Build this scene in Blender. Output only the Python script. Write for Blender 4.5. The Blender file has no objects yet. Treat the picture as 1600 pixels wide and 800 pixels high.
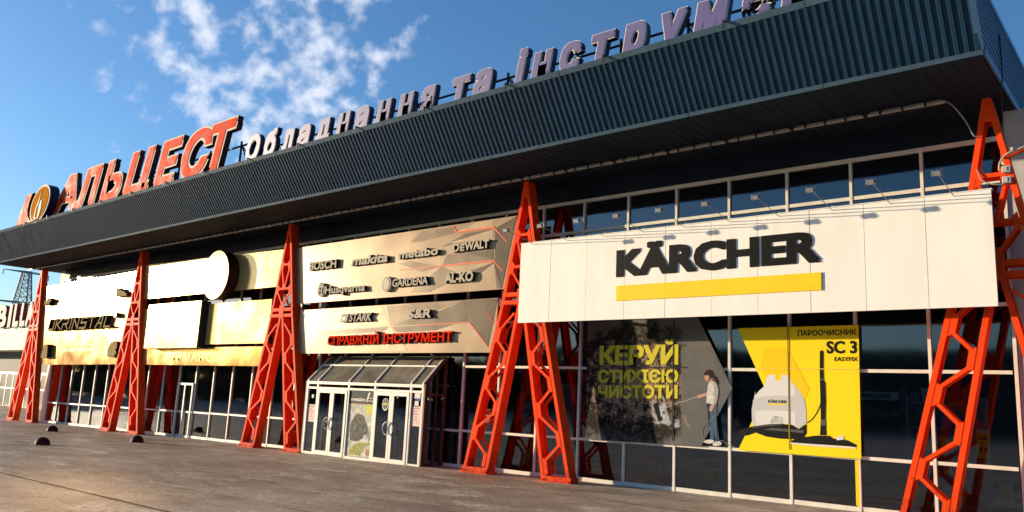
import bpy, bmesh, math, random
from mathutils import Vector, Matrix
R_ = math.radians
random.seed(7)
sc = bpy.context.scene
COL = sc.collection

# ------------------------------------------------------------------ camera
cam_d = bpy.data.cameras.new('camera'); cam = bpy.data.objects.new('camera', cam_d); COL.objects.link(cam)
cam_d.sensor_width = 36.0; cam_d.lens = 1254.8 / 1600 * 36; cam_d.clip_end = 6000; cam_d.clip_start = 0.05
M3 = Matrix(((0.762715, 0.080594, 0.641694), (0.645084, -0.165666, -0.745937), (0.046188, 0.982883, -0.178346)))
cam.matrix_world = Matrix.Translation((0, 0, 1.65)) @ M3.to_4x4()
sc.camera = cam

# ------------------------------------------------------------------ sky, sun, exposure
SUN = Vector((-2.6, -1.0, 0.32)).normalized()
EL = math.asin(SUN.z); AZ = math.atan2(SUN.x, SUN.y)
SKY_STRENGTH, SUN_STRENGTH, EXPOSURE = 0.15, 4.7, 0.88
wd = bpy.data.worlds.new('World'); sc.world = wd; wd.use_nodes = True
nt = wd.node_tree; nt.nodes.clear(); N = nt.nodes.new; L = nt.links.new
out = N('ShaderNodeOutputWorld'); bg = N('ShaderNodeBackground'); bg.inputs['Strength'].default_value = SKY_STRENGTH
sky = N('ShaderNodeTexSky'); sky.sky_type = 'NISHITA'; sky.sun_disc = False
sky.sun_elevation = EL; sky.sun_rotation = AZ; sky.air_density = 1.0; sky.dust_density = 0.7; sky.ozone_density = 4.2
tc = N('ShaderNodeTexCoord'); sep = N('ShaderNodeSeparateXYZ'); L(tc.outputs['Generated'], sep.inputs[0])
def mth(op, a, b=None, c=None, clamp=False):
    n = N('ShaderNodeMath'); n.operation = op; n.use_clamp = clamp
    for i, v in enumerate((a, b, c)):
        if v is None: continue
        if hasattr(v, 'links'): L(v, n.inputs[i])
        else: n.inputs[i].default_value = v
    return n.outputs[0]
# clouds: a high flock of small fleecy clouds on a plane above the place
zc = mth('ADD', mth('MAXIMUM', sep.outputs['Z'], 0.0), 0.8)
px = mth('DIVIDE', sep.outputs['X'], zc); py = mth('DIVIDE', sep.outputs['Y'], zc)
cmb = N('ShaderNodeCombineXYZ'); L(px, cmb.inputs[0]); L(py, cmb.inputs[1])
n1 = N('ShaderNodeTexNoise'); n1.inputs['Scale'].default_value = 36.0; n1.inputs['Detail'].default_value = 9; n1.inputs['Roughness'].default_value = 0.50
n1.inputs['Distortion'].default_value = 0.05
L(cmb.outputs[0], n1.inputs['Vector'])
n2 = N('ShaderNodeTexNoise'); n2.inputs['Scale'].default_value = 9.0; n2.inputs['Detail'].default_value = 3
L(cmb.outputs[0], n2.inputs['Vector'])
CLOUD_X, CLOUD_Y, CLOUD_RX, CLOUD_RY = -0.668, 0.392, 0.14, 0.21
CLOUD_ROT = 0.75
dx = mth('SUBTRACT', px, CLOUD_X); dy = mth('SUBTRACT', py, CLOUD_Y)
ca, sa = math.cos(CLOUD_ROT), math.sin(CLOUD_ROT)
ex = mth('DIVIDE', mth('ADD', mth('MULTIPLY', dx, ca), mth('MULTIPLY', dy, sa)), CLOUD_RX)
ey = mth('DIVIDE', mth('SUBTRACT', mth('MULTIPLY', dy, ca), mth('MULTIPLY', dx, sa)), CLOUD_RY)
rr = mth('SQRT', mth('ADD', mth('MULTIPLY', ex, ex), mth('MULTIPLY', ey, ey)))
core = mth('SUBTRACT', 1.0, rr)                                   # >0 inside the flock
dens = mth('ADD', mth('MULTIPLY', mth('SUBTRACT', n1.outputs[0], 0.5), 3.4), mth('MULTIPLY', mth('SUBTRACT', n2.outputs[0], 0.5), 1.0))
dens = mth('ADD', dens, mth('MINIMUM', mth('MULTIPLY', core, 1.1), 0.50))
fac = N('ShaderNodeMapRange'); fac.inputs['From Min'].default_value = 0.10; fac.inputs['From Max'].default_value = 1.25
fac.interpolation_type = 'SMOOTHSTEP'; L(dens, fac.inputs['Value'])
facm = mth('MULTIPLY', fac.outputs[0], 0.88)
mix = N('ShaderNodeMix'); mix.data_type = 'RGBA'; L(facm, mix.inputs['Factor']); L(sky.outputs[0], mix.inputs['A'])
mix.inputs['B'].default_value = (3.3, 3.5, 4.0, 1)
L(mix.outputs['Result'], bg.inputs['Color']); L(bg.outputs[0], out.inputs[0])

sun_d = bpy.data.lights.new('sun', 'SUN'); sun_d.energy = SUN_STRENGTH; sun_d.angle = R_(0.5); sun_d.color = (1.0, 0.80, 0.55)
sun_o = bpy.data.objects.new('sun', sun_d); COL.objects.link(sun_o)
sun_o.rotation_euler = SUN.to_track_quat('Z', 'Y').to_euler()
vs = sc.view_settings; vs.view_transform = 'Standard'; vs.look = 'None'; vs.gamma = 1.0; vs.use_curve_mapping = False; vs.exposure = EXPOSURE
sc.cycles.use_denoising = True; sc.cycles.use_guiding = True; sc.cycles.blur_glossy = 0.03; sc.cycles.caustics_reflective = True
sc.cycles.sample_clamp_indirect = 1.8

P = {
    'u_dark1': [(-13.31, 5.931), (-12.596, 6.168), (-12.971, 4.394), (-13.242, 5.088)],
    'u_dark2': [(-15.18, 5.623), (-14.321, 5.904), (-13.36, 5.936), (-14.24, 5.71)],
    'u_mid1': [(-15.134, 5.096), (-13.294, 5.125), (-13.314, 5.433), (-14.954, 5.405)],
    'u_dark3': [(-14.215, 5.377), (-13.31, 5.376), (-13.294, 5.139)],
    'u_lite1': [(-14.91, 5.699), (-13.36, 5.921), (-13.343, 5.672)],
    'u_dark4': [(-13.271, 5.063), (-13.832, 4.763), (-14.049, 4.911)],
    'u_mid2': [(-13.272, 5.077), (-12.983, 4.385), (-13.135, 4.394)],
    'u_mid3': [(-16.826, 5.299), (-15.903, 5.001), (-15.203, 5.101), (-16.377, 5.342)],
    'u_lite2': [(-14.695, 5.976), (-13.884, 6.17), (-13.345, 6.173), (-13.364, 5.984)],
    'u_mid4': [(-16.43, 5.865), (-16.012, 6.136), (-14.81, 6.138), (-14.694, 5.961), (-15.985, 5.85)],
    'u_mid5': [(-15.134, 5.096), (-16.289, 4.466), (-15.563, 4.428), (-14.333, 4.796)],
    'u_or1': [(-14.812, 6.163), (-14.771, 6.159), (-14.629, 5.994), (-13.333, 5.99), (-12.845, 5.54), (-12.856, 5.518), (-13.342, 5.943), (-14.673, 5.954)],
    'u_or2': [(-15.206, 5.131), (-13.275, 5.119), (-12.951, 4.83), (-12.962, 4.808), (-13.284, 5.078), (-15.203, 5.091)],
    'u_or3': [(-16.807, 5.125), (-15.206, 5.126), (-15.203, 5.101), (-16.805, 5.104)],
    'l_dark1': [(-14.195, 4.16), (-13.085, 4.179), (-13.332, 2.967), (-13.972, 3.582)],
    'l_mid1': [(-16.982, 3.552), (-14.217, 4.151), (-15.584, 4.145), (-17.234, 4.126)],
    'l_dark2': [(-16.446, 3.69), (-15.362, 3.845), (-14.216, 4.141), (-14.008, 3.586), (-15.876, 3.57), (-16.903, 3.557)],
    'l_lite1': [(-17.395, 4.115), (-17.01, 3.564), (-18.164, 3.537), (-20.08, 3.524)],
    'l_dark3': [(-16.954, 3.537), (-14.533, 3.545), (-15.225, 3.401), (-16.726, 3.381)],
    'l_lite2': [(-16.979, 3.527), (-16.234, 2.864), (-18.308, 2.866)],
    'l_mid2': [(-20.11, 3.513), (-20.882, 2.854), (-19.489, 2.857), (-19.362, 3.263)],
    'l_dark4': [(-20.043, 3.485), (-17.061, 3.54), (-17.315, 3.41), (-19.807, 3.365)],
    'l_or1': [(-16.393, 4.169), (-14.219, 4.174), (-14.217, 4.154), (-16.391, 4.151)],
    'l_or2': [(-15.925, 3.561), (-13.994, 3.586), (-13.333, 2.973), (-13.344, 2.954), (-14.01, 3.564), (-15.923, 3.54)],
    'l_or3': [(-13.535, 3.894), (-13.522, 3.9), (-13.182, 3.554), (-13.198, 3.542)],
    'y_bg': [(-7.081, 3.326), (-4.727, 3.333), (-4.75, 0.931), (-7.091, 0.915), (-6.495, 2.07)],
    'y_amber': [(-6.543, 2.913), (-6.079, 2.928), (-5.645, 2.145), (-5.884, 1.69), (-6.384, 2.091), (-6.603, 2.533)],
    'y_body': [(-6.473, 2.373), (-6.436, 2.402), (-6.317, 2.404), (-6.307, 2.322), (-6.278, 2.288), (-6.227, 2.289), (-6.197, 2.342), (-6.189, 2.402), (-6.058, 2.397), (-6.023, 2.362), (-5.999, 2.258), (-5.911, 2.18), (-5.825, 2.088), (-5.757, 1.953), (-5.725, 1.765), (-5.72, 1.527), (-5.784, 1.456), (-5.872, 1.4), (-5.994, 1.469), (-6.173, 1.487), (-6.227, 1.467), (-6.373, 1.459), (-6.746, 1.34), (-6.793, 1.508), (-6.799, 1.721), (-6.741, 1.973), (-6.645, 2.084), (-6.55, 2.164), (-6.501, 2.265)],
    'y_band': [(-6.768, 1.901), (-6.571, 1.979), (-6.238, 2.007), (-5.879, 2.0), (-5.747, 1.919), (-5.725, 1.765), (-5.723, 1.697), (-6.133, 1.721), (-6.499, 1.716), (-6.796, 1.668)],
    'y_base': [(-6.764, 1.375), (-6.502, 1.445), (-6.245, 1.473), (-5.994, 1.462), (-5.862, 1.39), (-5.777, 1.456), (-5.72, 1.493), (-5.724, 1.324), (-5.77, 1.247), (-5.928, 1.203), (-6.213, 1.191), (-6.504, 1.214), (-6.69, 1.266)],
    'y_knob': [(-6.417, 1.457), (-6.409, 1.544), (-6.364, 1.599), (-6.298, 1.62), (-6.233, 1.605), (-6.19, 1.555), (-6.18, 1.483), (-6.245, 1.5), (-6.354, 1.488)],
    'y_hose': [(-7.071, 1.279), (-6.974, 1.338), (-6.764, 1.396), (-6.502, 1.445), (-6.227, 1.474), (-6.199, 1.447), (-6.503, 1.354), (-6.765, 1.262), (-6.898, 1.211), (-7.052, 1.202)],
    'y_cable': [(-5.713, 1.521), (-5.625, 1.583), (-5.544, 1.688), (-5.483, 1.809), (-5.443, 1.919), (-5.433, 1.913), (-5.47, 1.803), (-5.531, 1.679), (-5.615, 1.573), (-5.71, 1.504)],
    'y_pole': [(-5.44, 2.854), (-5.412, 2.874), (-5.381, 2.853), (-5.387, 2.304), (-5.357, 2.288), (-5.355, 1.915), (-5.369, 1.595), (-5.359, 1.312), (-5.471, 1.305), (-5.451, 1.591), (-5.45, 1.912), (-5.452, 2.303), (-5.451, 2.526)],
    'y_ring1': [(-5.448, 2.348), (-5.383, 2.349), (-5.383, 2.315), (-5.448, 2.313)],
    'y_ring2': [(-5.451, 1.591), (-5.366, 1.596), (-5.362, 1.485), (-5.46, 1.48)],
    'y_mop': [(-6.017, 1.163), (-5.928, 1.216), (-5.597, 1.284), (-5.511, 1.296), (-5.293, 1.303), (-5.244, 1.26), (-4.982, 1.244), (-4.823, 1.173), (-4.834, 1.13), (-4.985, 1.139), (-5.447, 1.137), (-6.0, 1.126)],
    'y_pad': [(-6.028, 1.135), (-5.447, 1.134), (-4.834, 1.13), (-4.834, 1.104), (-5.448, 1.097), (-6.018, 1.105)],
    'y_box': [(-5.177, 1.297), (-5.051, 1.318), (-5.04, 1.253), (-5.172, 1.231)],
    'y_txt1': [(-5.859, 3.152), (-4.758, 3.154), (-5.857, 3.252), (-4.756, 3.246)],
    'y_txt2': [(-5.317, 2.812), (-4.768, 2.814), (-5.312, 3.043), (-4.762, 3.036)],
    'y_txt3': [(-5.175, 2.671), (-4.756, 2.67), (-5.173, 2.746), (-4.754, 2.75)],
    'y_txt4': [(-6.46, 1.862), (-6.088, 1.868), (-6.46, 1.918), (-6.087, 1.924)],
    'y_line': [(-6.468, 1.848), (-6.092, 1.854), (-6.092, 1.827), (-6.468, 1.819)],
    'd_bg': [(-10.796, 3.574), (-7.974, 3.579), (-7.202, 2.123), (-7.886, 0.93), (-10.756, 0.893)],
    'd_sole': [(-7.699, 2.958), (-7.202, 2.123), (-7.886, 0.93), (-8.338, 0.936), (-8.357, 2.964)],
    'd_t1': [(-10.429, 2.57), (-8.423, 2.583), (-10.442, 2.981), (-8.427, 2.964)],
    'd_t2': [(-10.456, 2.167), (-8.419, 2.205), (-10.465, 2.437), (-8.422, 2.459)],
    'd_t3': [(-10.445, 1.817), (-8.429, 1.875), (-10.454, 2.089), (-8.431, 2.135)],
    'w_hair': [(-7.822, 2.409), (-7.789, 2.458), (-7.747, 2.482), (-7.677, 2.486), (-7.624, 2.445), (-7.603, 2.375), (-7.542, 2.338), (-7.502, 2.264), (-7.51, 2.171), (-7.562, 2.207), (-7.595, 2.281), (-7.644, 2.318), (-7.693, 2.336), (-7.718, 2.377), (-7.809, 2.364)],
    'w_face': [(-7.809, 2.372), (-7.718, 2.38), (-7.689, 2.336), (-7.697, 2.287), (-7.738, 2.245), (-7.784, 2.255), (-7.796, 2.293), (-7.813, 2.315)],
    'w_neck': [(-7.738, 2.252), (-7.685, 2.31), (-7.644, 2.295), (-7.636, 2.221), (-7.718, 2.204)],
    'w_swt': [(-7.718, 2.212), (-7.624, 2.251), (-7.542, 2.215), (-7.502, 2.098), (-7.506, 1.968), (-7.546, 1.801), (-7.623, 1.79), (-7.684, 1.796), (-7.774, 1.811), (-7.758, 1.979), (-7.742, 2.11)],
    'w_arm1': [(-7.754, 2.024), (-7.849, 1.991), (-7.957, 1.962), (-7.986, 1.927), (-7.974, 1.897), (-7.915, 1.907), (-7.754, 1.957)],
    'w_arm2': [(-7.635, 1.805), (-7.574, 1.796), (-7.615, 1.713), (-7.651, 1.649), (-7.704, 1.647), (-7.72, 1.698), (-7.684, 1.74)],
    'w_jl': [(-7.762, 1.811), (-7.635, 1.797), (-7.631, 1.54), (-7.61, 1.321), (-7.601, 1.066), (-7.686, 1.061), (-7.687, 1.243), (-7.732, 1.535)],
    'w_jr': [(-7.651, 1.797), (-7.538, 1.801), (-7.554, 1.543), (-7.521, 1.326), (-7.477, 1.067), (-7.561, 1.043), (-7.602, 1.248), (-7.651, 1.539)],
    'w_shl': [(-7.829, 1.037), (-7.764, 1.07), (-7.69, 1.082), (-7.606, 1.077), (-7.605, 1.022), (-7.723, 1.0), (-7.816, 1.012)],
    'w_shr': [(-7.634, 0.991), (-7.569, 1.046), (-7.529, 1.06), (-7.481, 1.067), (-7.422, 1.013), (-7.481, 0.976), (-7.601, 0.961)],
    'w_lance': [(-7.953, 1.951), (-8.227, 1.851), (-8.398, 1.804), (-8.393, 1.785), (-8.218, 1.833), (-7.945, 1.928)],
    'w_lance2': [(-8.398, 1.804), (-8.746, 1.672), (-8.737, 1.653), (-8.393, 1.785)],
    'w_brush': [(-9.015, 1.739), (-8.912, 1.777), (-8.777, 1.421), (-8.883, 1.381)],
    'w_brush2': [(-8.856, 1.64), (-8.737, 1.657), (-8.718, 1.615), (-8.789, 1.601), (-8.775, 1.543), (-8.7, 1.543), (-8.685, 1.44), (-8.742, 1.422), (-8.761, 1.502), (-8.823, 1.484), (-8.837, 1.56)],
    'w_hose': [(-7.53, 1.82), (-7.542, 1.617), (-7.643, 1.484), (-7.785, 1.385), (-7.854, 1.233), (-7.825, 1.106), (-7.723, 1.029), (-7.441, 1.077), (-7.284, 0.997), (-7.167, 0.987)],
    'w_deb1': [(-8.309, 1.553), (-8.241, 1.511), (-8.117, 1.293), (-8.171, 1.282), (-8.265, 1.397)],
    'w_spl': [(-9.039, 1.824), (-8.927, 1.886), (-8.794, 1.948), (-8.726, 1.834), (-8.692, 1.643), (-8.611, 1.436), (-8.394, 1.466), (-8.341, 1.318), (-8.521, 1.24), (-8.741, 1.334), (-8.918, 1.325), (-9.01, 1.475), (-9.058, 1.628)],
    'm_head': [(-18.325, 1.835), (-17.299, 1.853), (-17.277, 1.494), (-18.331, 1.474)],
    'm_txt': [(-18.267, 1.51), (-17.682, 1.519), (-18.28, 1.609), (-17.694, 1.62)],
    'm_slash': [(-17.632, 1.531), (-17.519, 1.779), (-17.463, 1.738), (-17.57, 1.526)],
    'm_pic': [(-18.329, 1.415), (-17.276, 1.44), (-17.245, -0.079), (-18.303, -0.074)],
    'm_jack': [(-18.228, 0.884), (-18.07, 1.088), (-17.919, 1.135), (-17.704, 1.073), (-17.612, 0.948), (-17.483, 0.729), (-17.518, 0.599), (-17.666, 0.558), (-17.705, 0.459), (-17.927, 0.38), (-18.215, 0.378), (-18.281, 0.684)],
    'm_helm': [(-17.661, 1.351), (-17.539, 1.398), (-17.408, 1.36), (-17.354, 1.25), (-17.431, 1.134), (-17.524, 1.065), (-17.595, 1.142)],
    'm_grind': [(-17.568, 0.596), (-17.454, 0.699), (-17.318, 0.611), (-17.299, 0.453), (-17.445, 0.412)],
    'm_saw': [(-17.518, 0.184), (-17.37, 0.211), (-17.313, 0.073), (-17.445, -0.001), (-17.539, 0.071)],
    'm_grass': [(-18.235, 0.132), (-18.046, 0.292), (-17.693, 0.364), (-17.389, 0.368), (-17.308, 0.326), (-17.58, 0.275), (-17.669, 0.173), (-17.751, 0.008), (-18.271, 0.0)],
    'sticker': [(-16.974, 1.409), (-16.929, 1.538), (-16.835, 1.57), (-16.723, 1.536), (-16.672, 1.42), (-16.697, 1.302), (-16.799, 1.251), (-16.911, 1.294)],
    'ukr1': [(-41.694, 5.134), (-41.772, 5.337), (-41.5, 5.34), (-41.545, 5.457), (-41.079, 5.451), (-40.976, 5.279), (-41.162, 5.264), (-41.109, 5.125), (-41.382, 5.182)],
    'ukr2': [(-34.123, 5.175), (-34.205, 5.549), (-33.888, 5.531), (-33.823, 5.461), (-33.446, 5.374), (-33.118, 5.238), (-33.153, 5.161), (-33.564, 5.181), (-33.775, 5.151)],
    'ukr3': [(-41.239, 2.657), (-41.026, 3.251), (-40.595, 3.269), (-40.477, 2.665)],
    'ukr4': [(-34.171, 2.694), (-34.233, 2.989), (-34.014, 3.25), (-33.714, 3.331), (-33.45, 3.328), (-33.376, 3.081), (-33.487, 2.965), (-33.347, 2.887), (-33.554, 2.707)],
    'logo_disc': [(-36.492, 8.76), (-36.491, 9.034), (-36.164, 9.264), (-35.646, 9.345), (-35.147, 9.276), (-34.71, 9.066), (-34.493, 8.773), (-34.504, 8.459), (-34.79, 8.178), (-35.272, 8.049), (-35.813, 8.11), (-36.212, 8.345)],
    'disc': [(-26.444, 5.525), (-24.826, 5.418), (-25.805, 6.341), (-25.443, 4.638)],
}

# ------------------------------------------------------------------ materials (all procedural)
def mat(name, col, rough=0.6, metal=0.0, noise=0.0, nscale=6.0, spec=0.25, bump=0.0, bscale=40.0, coat=0.0, stretch=(1, 1, 1), rvar=0.0):
    m = bpy.data.materials.new(name); m.use_nodes = True
    t = m.node_tree; b = t.nodes['Principled BSDF']
    b.inputs['Base Color'].default_value = (*col, 1); b.inputs['Roughness'].default_value = rough
    b.inputs['Metallic'].default_value = metal; b.inputs['Specular IOR Level'].default_value = spec
    b.inputs['Coat Weight'].default_value = coat
    if noise or bump or rvar:
        g = t.nodes.new('ShaderNodeTexCoord'); mp = t.nodes.new('ShaderNodeMapping'); mp.inputs['Scale'].default_value = stretch
        t.links.new(g.outputs['Object'], mp.inputs['Vector'])
        n = t.nodes.new('ShaderNodeTexNoise'); n.inputs['Scale'].default_value = nscale; n.inputs['Detail'].default_value = 6
        t.links.new(mp.outputs[0], n.inputs['Vector'])
        if noise:
            r = t.nodes.new('ShaderNodeMapRange'); r.inputs['From Min'].default_value = .3; r.inputs['From Max'].default_value = .7
            r.inputs['To Min'].default_value = 1 - noise; r.inputs['To Max'].default_value = 1 + noise * .6
            t.links.new(n.outputs[0], r.inputs['Value'])
            x = t.nodes.new('ShaderNodeVectorMath'); x.operation = 'SCALE'; x.inputs[0].default_value = col
            t.links.new(r.outputs[0], x.inputs['Scale']); t.links.new(x.outputs[0], b.inputs['Base Color'])
        if rvar:
            r = t.nodes.new('ShaderNodeMapRange'); r.inputs['From Min'].default_value = .3; r.inputs['From Max'].default_value = .7
            r.inputs['To Min'].default_value = max(.02, rough - rvar); r.inputs['To Max'].default_value = rough + rvar
            t.links.new(n.outputs[0], r.inputs['Value']); t.links.new(r.outputs[0], b.inputs['Roughness'])
        if bump:
            k = t.nodes.new('ShaderNodeTexNoise'); k.inputs['Scale'].default_value = bscale; k.inputs['Detail'].default_value = 4
            t.links.new(g.outputs['Object'], k.inputs['Vector'])
            u = t.nodes.new('ShaderNodeBump'); u.inputs['Strength'].default_value = bump; u.inputs['Distance'].default_value = .02
            t.links.new(k.outputs[0], u.inputs['Height']); t.links.new(u.outputs[0], b.inputs['Normal'])
    return m

RED = mat('red steel paint', (.86, .066, .010), .6, spec=.05, noise=.14, nscale=3.5, bump=.06, bscale=9)
def grime(m, col, top):
    t = m.node_tree; b = t.nodes['Principled BSDF']; src = b.inputs['Base Color'].links[0].from_socket
    c = t.nodes.new('ShaderNodeTexCoord'); q = t.nodes.new('ShaderNodeSeparateXYZ'); t.links.new(c.outputs['Object'], q.inputs[0])
    n = t.nodes.new('ShaderNodeTexNoise'); n.inputs['Scale'].default_value = 7; n.inputs['Detail'].default_value = 8; n.inputs['Roughness'].default_value = .7; t.links.new(c.outputs['Object'], n.inputs['Vector'])
    r = t.nodes.new('ShaderNodeMapRange'); r.inputs['From Min'].default_value = 0; r.inputs['From Max'].default_value = top; r.inputs['To Min'].default_value = .22; r.inputs['To Max'].default_value = 0; t.links.new(q.outputs[2], r.inputs['Value'])
    a = t.nodes.new('ShaderNodeMath'); a.operation = 'ADD'; t.links.new(n.outputs[0], a.inputs[0]); t.links.new(r.outputs[0], a.inputs[1])
    k = t.nodes.new('ShaderNodeMapRange'); k.inputs['From Min'].default_value = .60; k.inputs['From Max'].default_value = .80; k.inputs['To Max'].default_value = .75; t.links.new(a.outputs[0], k.inputs['Value'])
    x = t.nodes.new('ShaderNodeMix'); x.data_type = 'RGBA'; t.links.new(k.outputs[0], x.inputs['Factor']); t.links.new(src, x.inputs['A']); x.inputs['B'].default_value = (*col, 1); t.links.new(x.outputs['Result'], b.inputs['Base Color'])
grime(RED, (.22, .035, .014), 1.1)
PORCHRED = mat('bronze frame', (.10, .030, .026), .4, noise=.1)
TEAL = mat('teal coated sheet', (.009, .040, .078), .5, spec=.15, noise=.14, nscale=2.2, rvar=.08, stretch=(1, 1, .25))
TRIM = mat('teal flashing', (.050, .100, .145), .38, noise=.12, nscale=3)
BLUE_SKYTINT = mat('blue coat with sky reflection tint', (.045, .105, .21), .35, noise=.12, nscale=2)  # canopy end: blue sky reflection put into the base colour; downpipe shares it
SOFFIT = mat('dark soffit sheet', (.009, .016, .030), .6, spec=.15, noise=.25, nscale=1.2, stretch=(1, .3, 1))
CREAM = mat('cream frame paint', (.72, .68, .58), .45, noise=.1, nscale=5)
WALL = mat('grey wall panel', (.46, .44, .42), .7, noise=.1, nscale=3, bump=.1)
CREAMWALL = mat('cream wall', (.72, .66, .50), .7, noise=.08, nscale=2)
WHITEPANEL = mat('white composite panel', (.82, .785, .70), .6, noise=.06, nscale=1.8, stretch=(1.6, 1, .22))
DARK = mat('dark steel', (.02, .02, .022), .6)
BLACKGLOSS = mat('black acrylic', (.006, .006, .006), .6, spec=.1, noise=.2)
YELLOW = mat('yellow acrylic', (.90, .58, .008), .5, noise=.06)
GREYLET = mat('grey letter face', (.52, .475, .37), .7, spec=0.0, noise=.06)
LETSIDE = mat('black letter return', (.012, .012, .016), .5)
REDLET = mat('red letter face', (.72, .028, .009), .7, spec=0.0)
REDSIDE = mat('dark red letter return', (.10, .008, .006), .5)
CHROME = mat('polished steel', (.75, .73, .70), .18, metal=1)
GREYMETAL = mat('grey lamp housing', (.20, .20, .20), .45, metal=.3)
LAMPGLASS = mat('lamp tube plastic', (.38, .38, .36), .35, noise=.12)
INTERIOR = mat('dark shop interior', (.03, .028, .026), .8, noise=.3, nscale=1.0)
BOLL = mat('maroon bollard', (.045, .008, .010), .6, spec=.12, noise=.3, nscale=9)
LILAC = mat('violet letter face', (.10, .08, .22), .46, spec=.9, noise=.12, nscale=1.5)
LILACSIDE = mat('navy letter return', (.016, .015, .05), .45)
OUTLINE = mat('pale letter edge', (.72, .64, .52), .7, spec=0.02)
ROOFRED = mat('weathered red letter face', (.70, .050, .011), .6, noise=.30, nscale=2.4, rvar=.16, spec=.03)
MAROON = mat('maroon letter return', (.075, .012, .010), .5)
AMBER = mat('amber disc face', (.50, .20, .02), .6, spec=0.0, noise=.1)
WHITELET = mat('white plastic', (.80, .75, .66), .7, spec=.03)
CABLE = mat('grey cable', (.30, .28, .25), .6)
BLACKRUB = mat('black cable', (.015, .015, .015), .6)
PAPER = mat('notice paper', (.72, .62, .56), .7, noise=.06, nscale=20)

def panel_mat(name, col, metal, rough, blotch=0.0):
    m = mat(name, col, rough, metal=metal, noise=.10, nscale=1.1, rvar=.04, spec=.15)
    return m
GOLD = panel_mat('satin gold composite sheet', (.62, .36, .11), .6, .13)
BANNERWHITE = panel_mat('satin cream composite sheet', (.66, .47, .20), .40, .15)
BOXCREAM = panel_mat('satin pale yellow sheet', (.66, .50, .17), .5, .14)
BOARD = mat('printed beige board', (.29, .205, .12), .33, metal=.25, noise=.10, nscale=.9, rvar=.04)
def facet(k): return mat('printed facet tone', tuple(c * k for c in (.29, .205, .12)), .33, metal=.25, noise=.14, nscale=1.3, rvar=.04)
FAC = {'dark': facet(.34), 'mid': facet(.56), 'lite': facet(1.25)}
ORLINE = mat('printed orange line', (.70, .10, .02), .4)

def glass_mat(name, tint, tr, rough=0.0, ior=1.62):
    m = bpy.data.materials.new(name); m.use_nodes = True; t = m.node_tree; t.nodes.clear()
    o = t.nodes.new('ShaderNodeOutputMaterial'); a = t.nodes.new('ShaderNodeBsdfTransparent'); a.inputs[0].default_value = (*[c * tr for c in tint], 1)
    g = t.nodes.new('ShaderNodeBsdfGlossy'); g.inputs['Roughness'].default_value = rough; g.inputs['Color'].default_value = (.92, .95, 1, 1)
    f = t.nodes.new('ShaderNodeFresnel'); f.inputs['IOR'].default_value = ior
    x = t.nodes.new('ShaderNodeMixShader'); t.links.new(f.outputs[0], x.inputs[0]); t.links.new(a.outputs[0], x.inputs[1]); t.links.new(g.outputs[0], x.inputs[2])
    n = t.nodes.new('ShaderNodeTexNoise'); n.inputs['Scale'].default_value = .9; n.inputs['Detail'].default_value = 1
    gc = t.nodes.new('ShaderNodeTexCoord'); t.links.new(gc.outputs['Object'], n.inputs['Vector'])
    b = t.nodes.new('ShaderNodeBump'); b.inputs['Strength'].default_value = .05; b.inputs['Distance'].default_value = .05
    t.links.new(n.outputs[0], b.inputs['Height']); t.links.new(b.outputs[0], g.inputs['Normal'])
    t.links.new(x.outputs[0], o.inputs[0]); return m
GLASS = glass_mat('tinted shop glass', (.9, 1.0, .97), .5, rough=.045, ior=2.15)
ROOFGLASS = glass_mat('dusty porch roof glass', (1, 1, .95), .20, rough=.25, ior=1.7)

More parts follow.
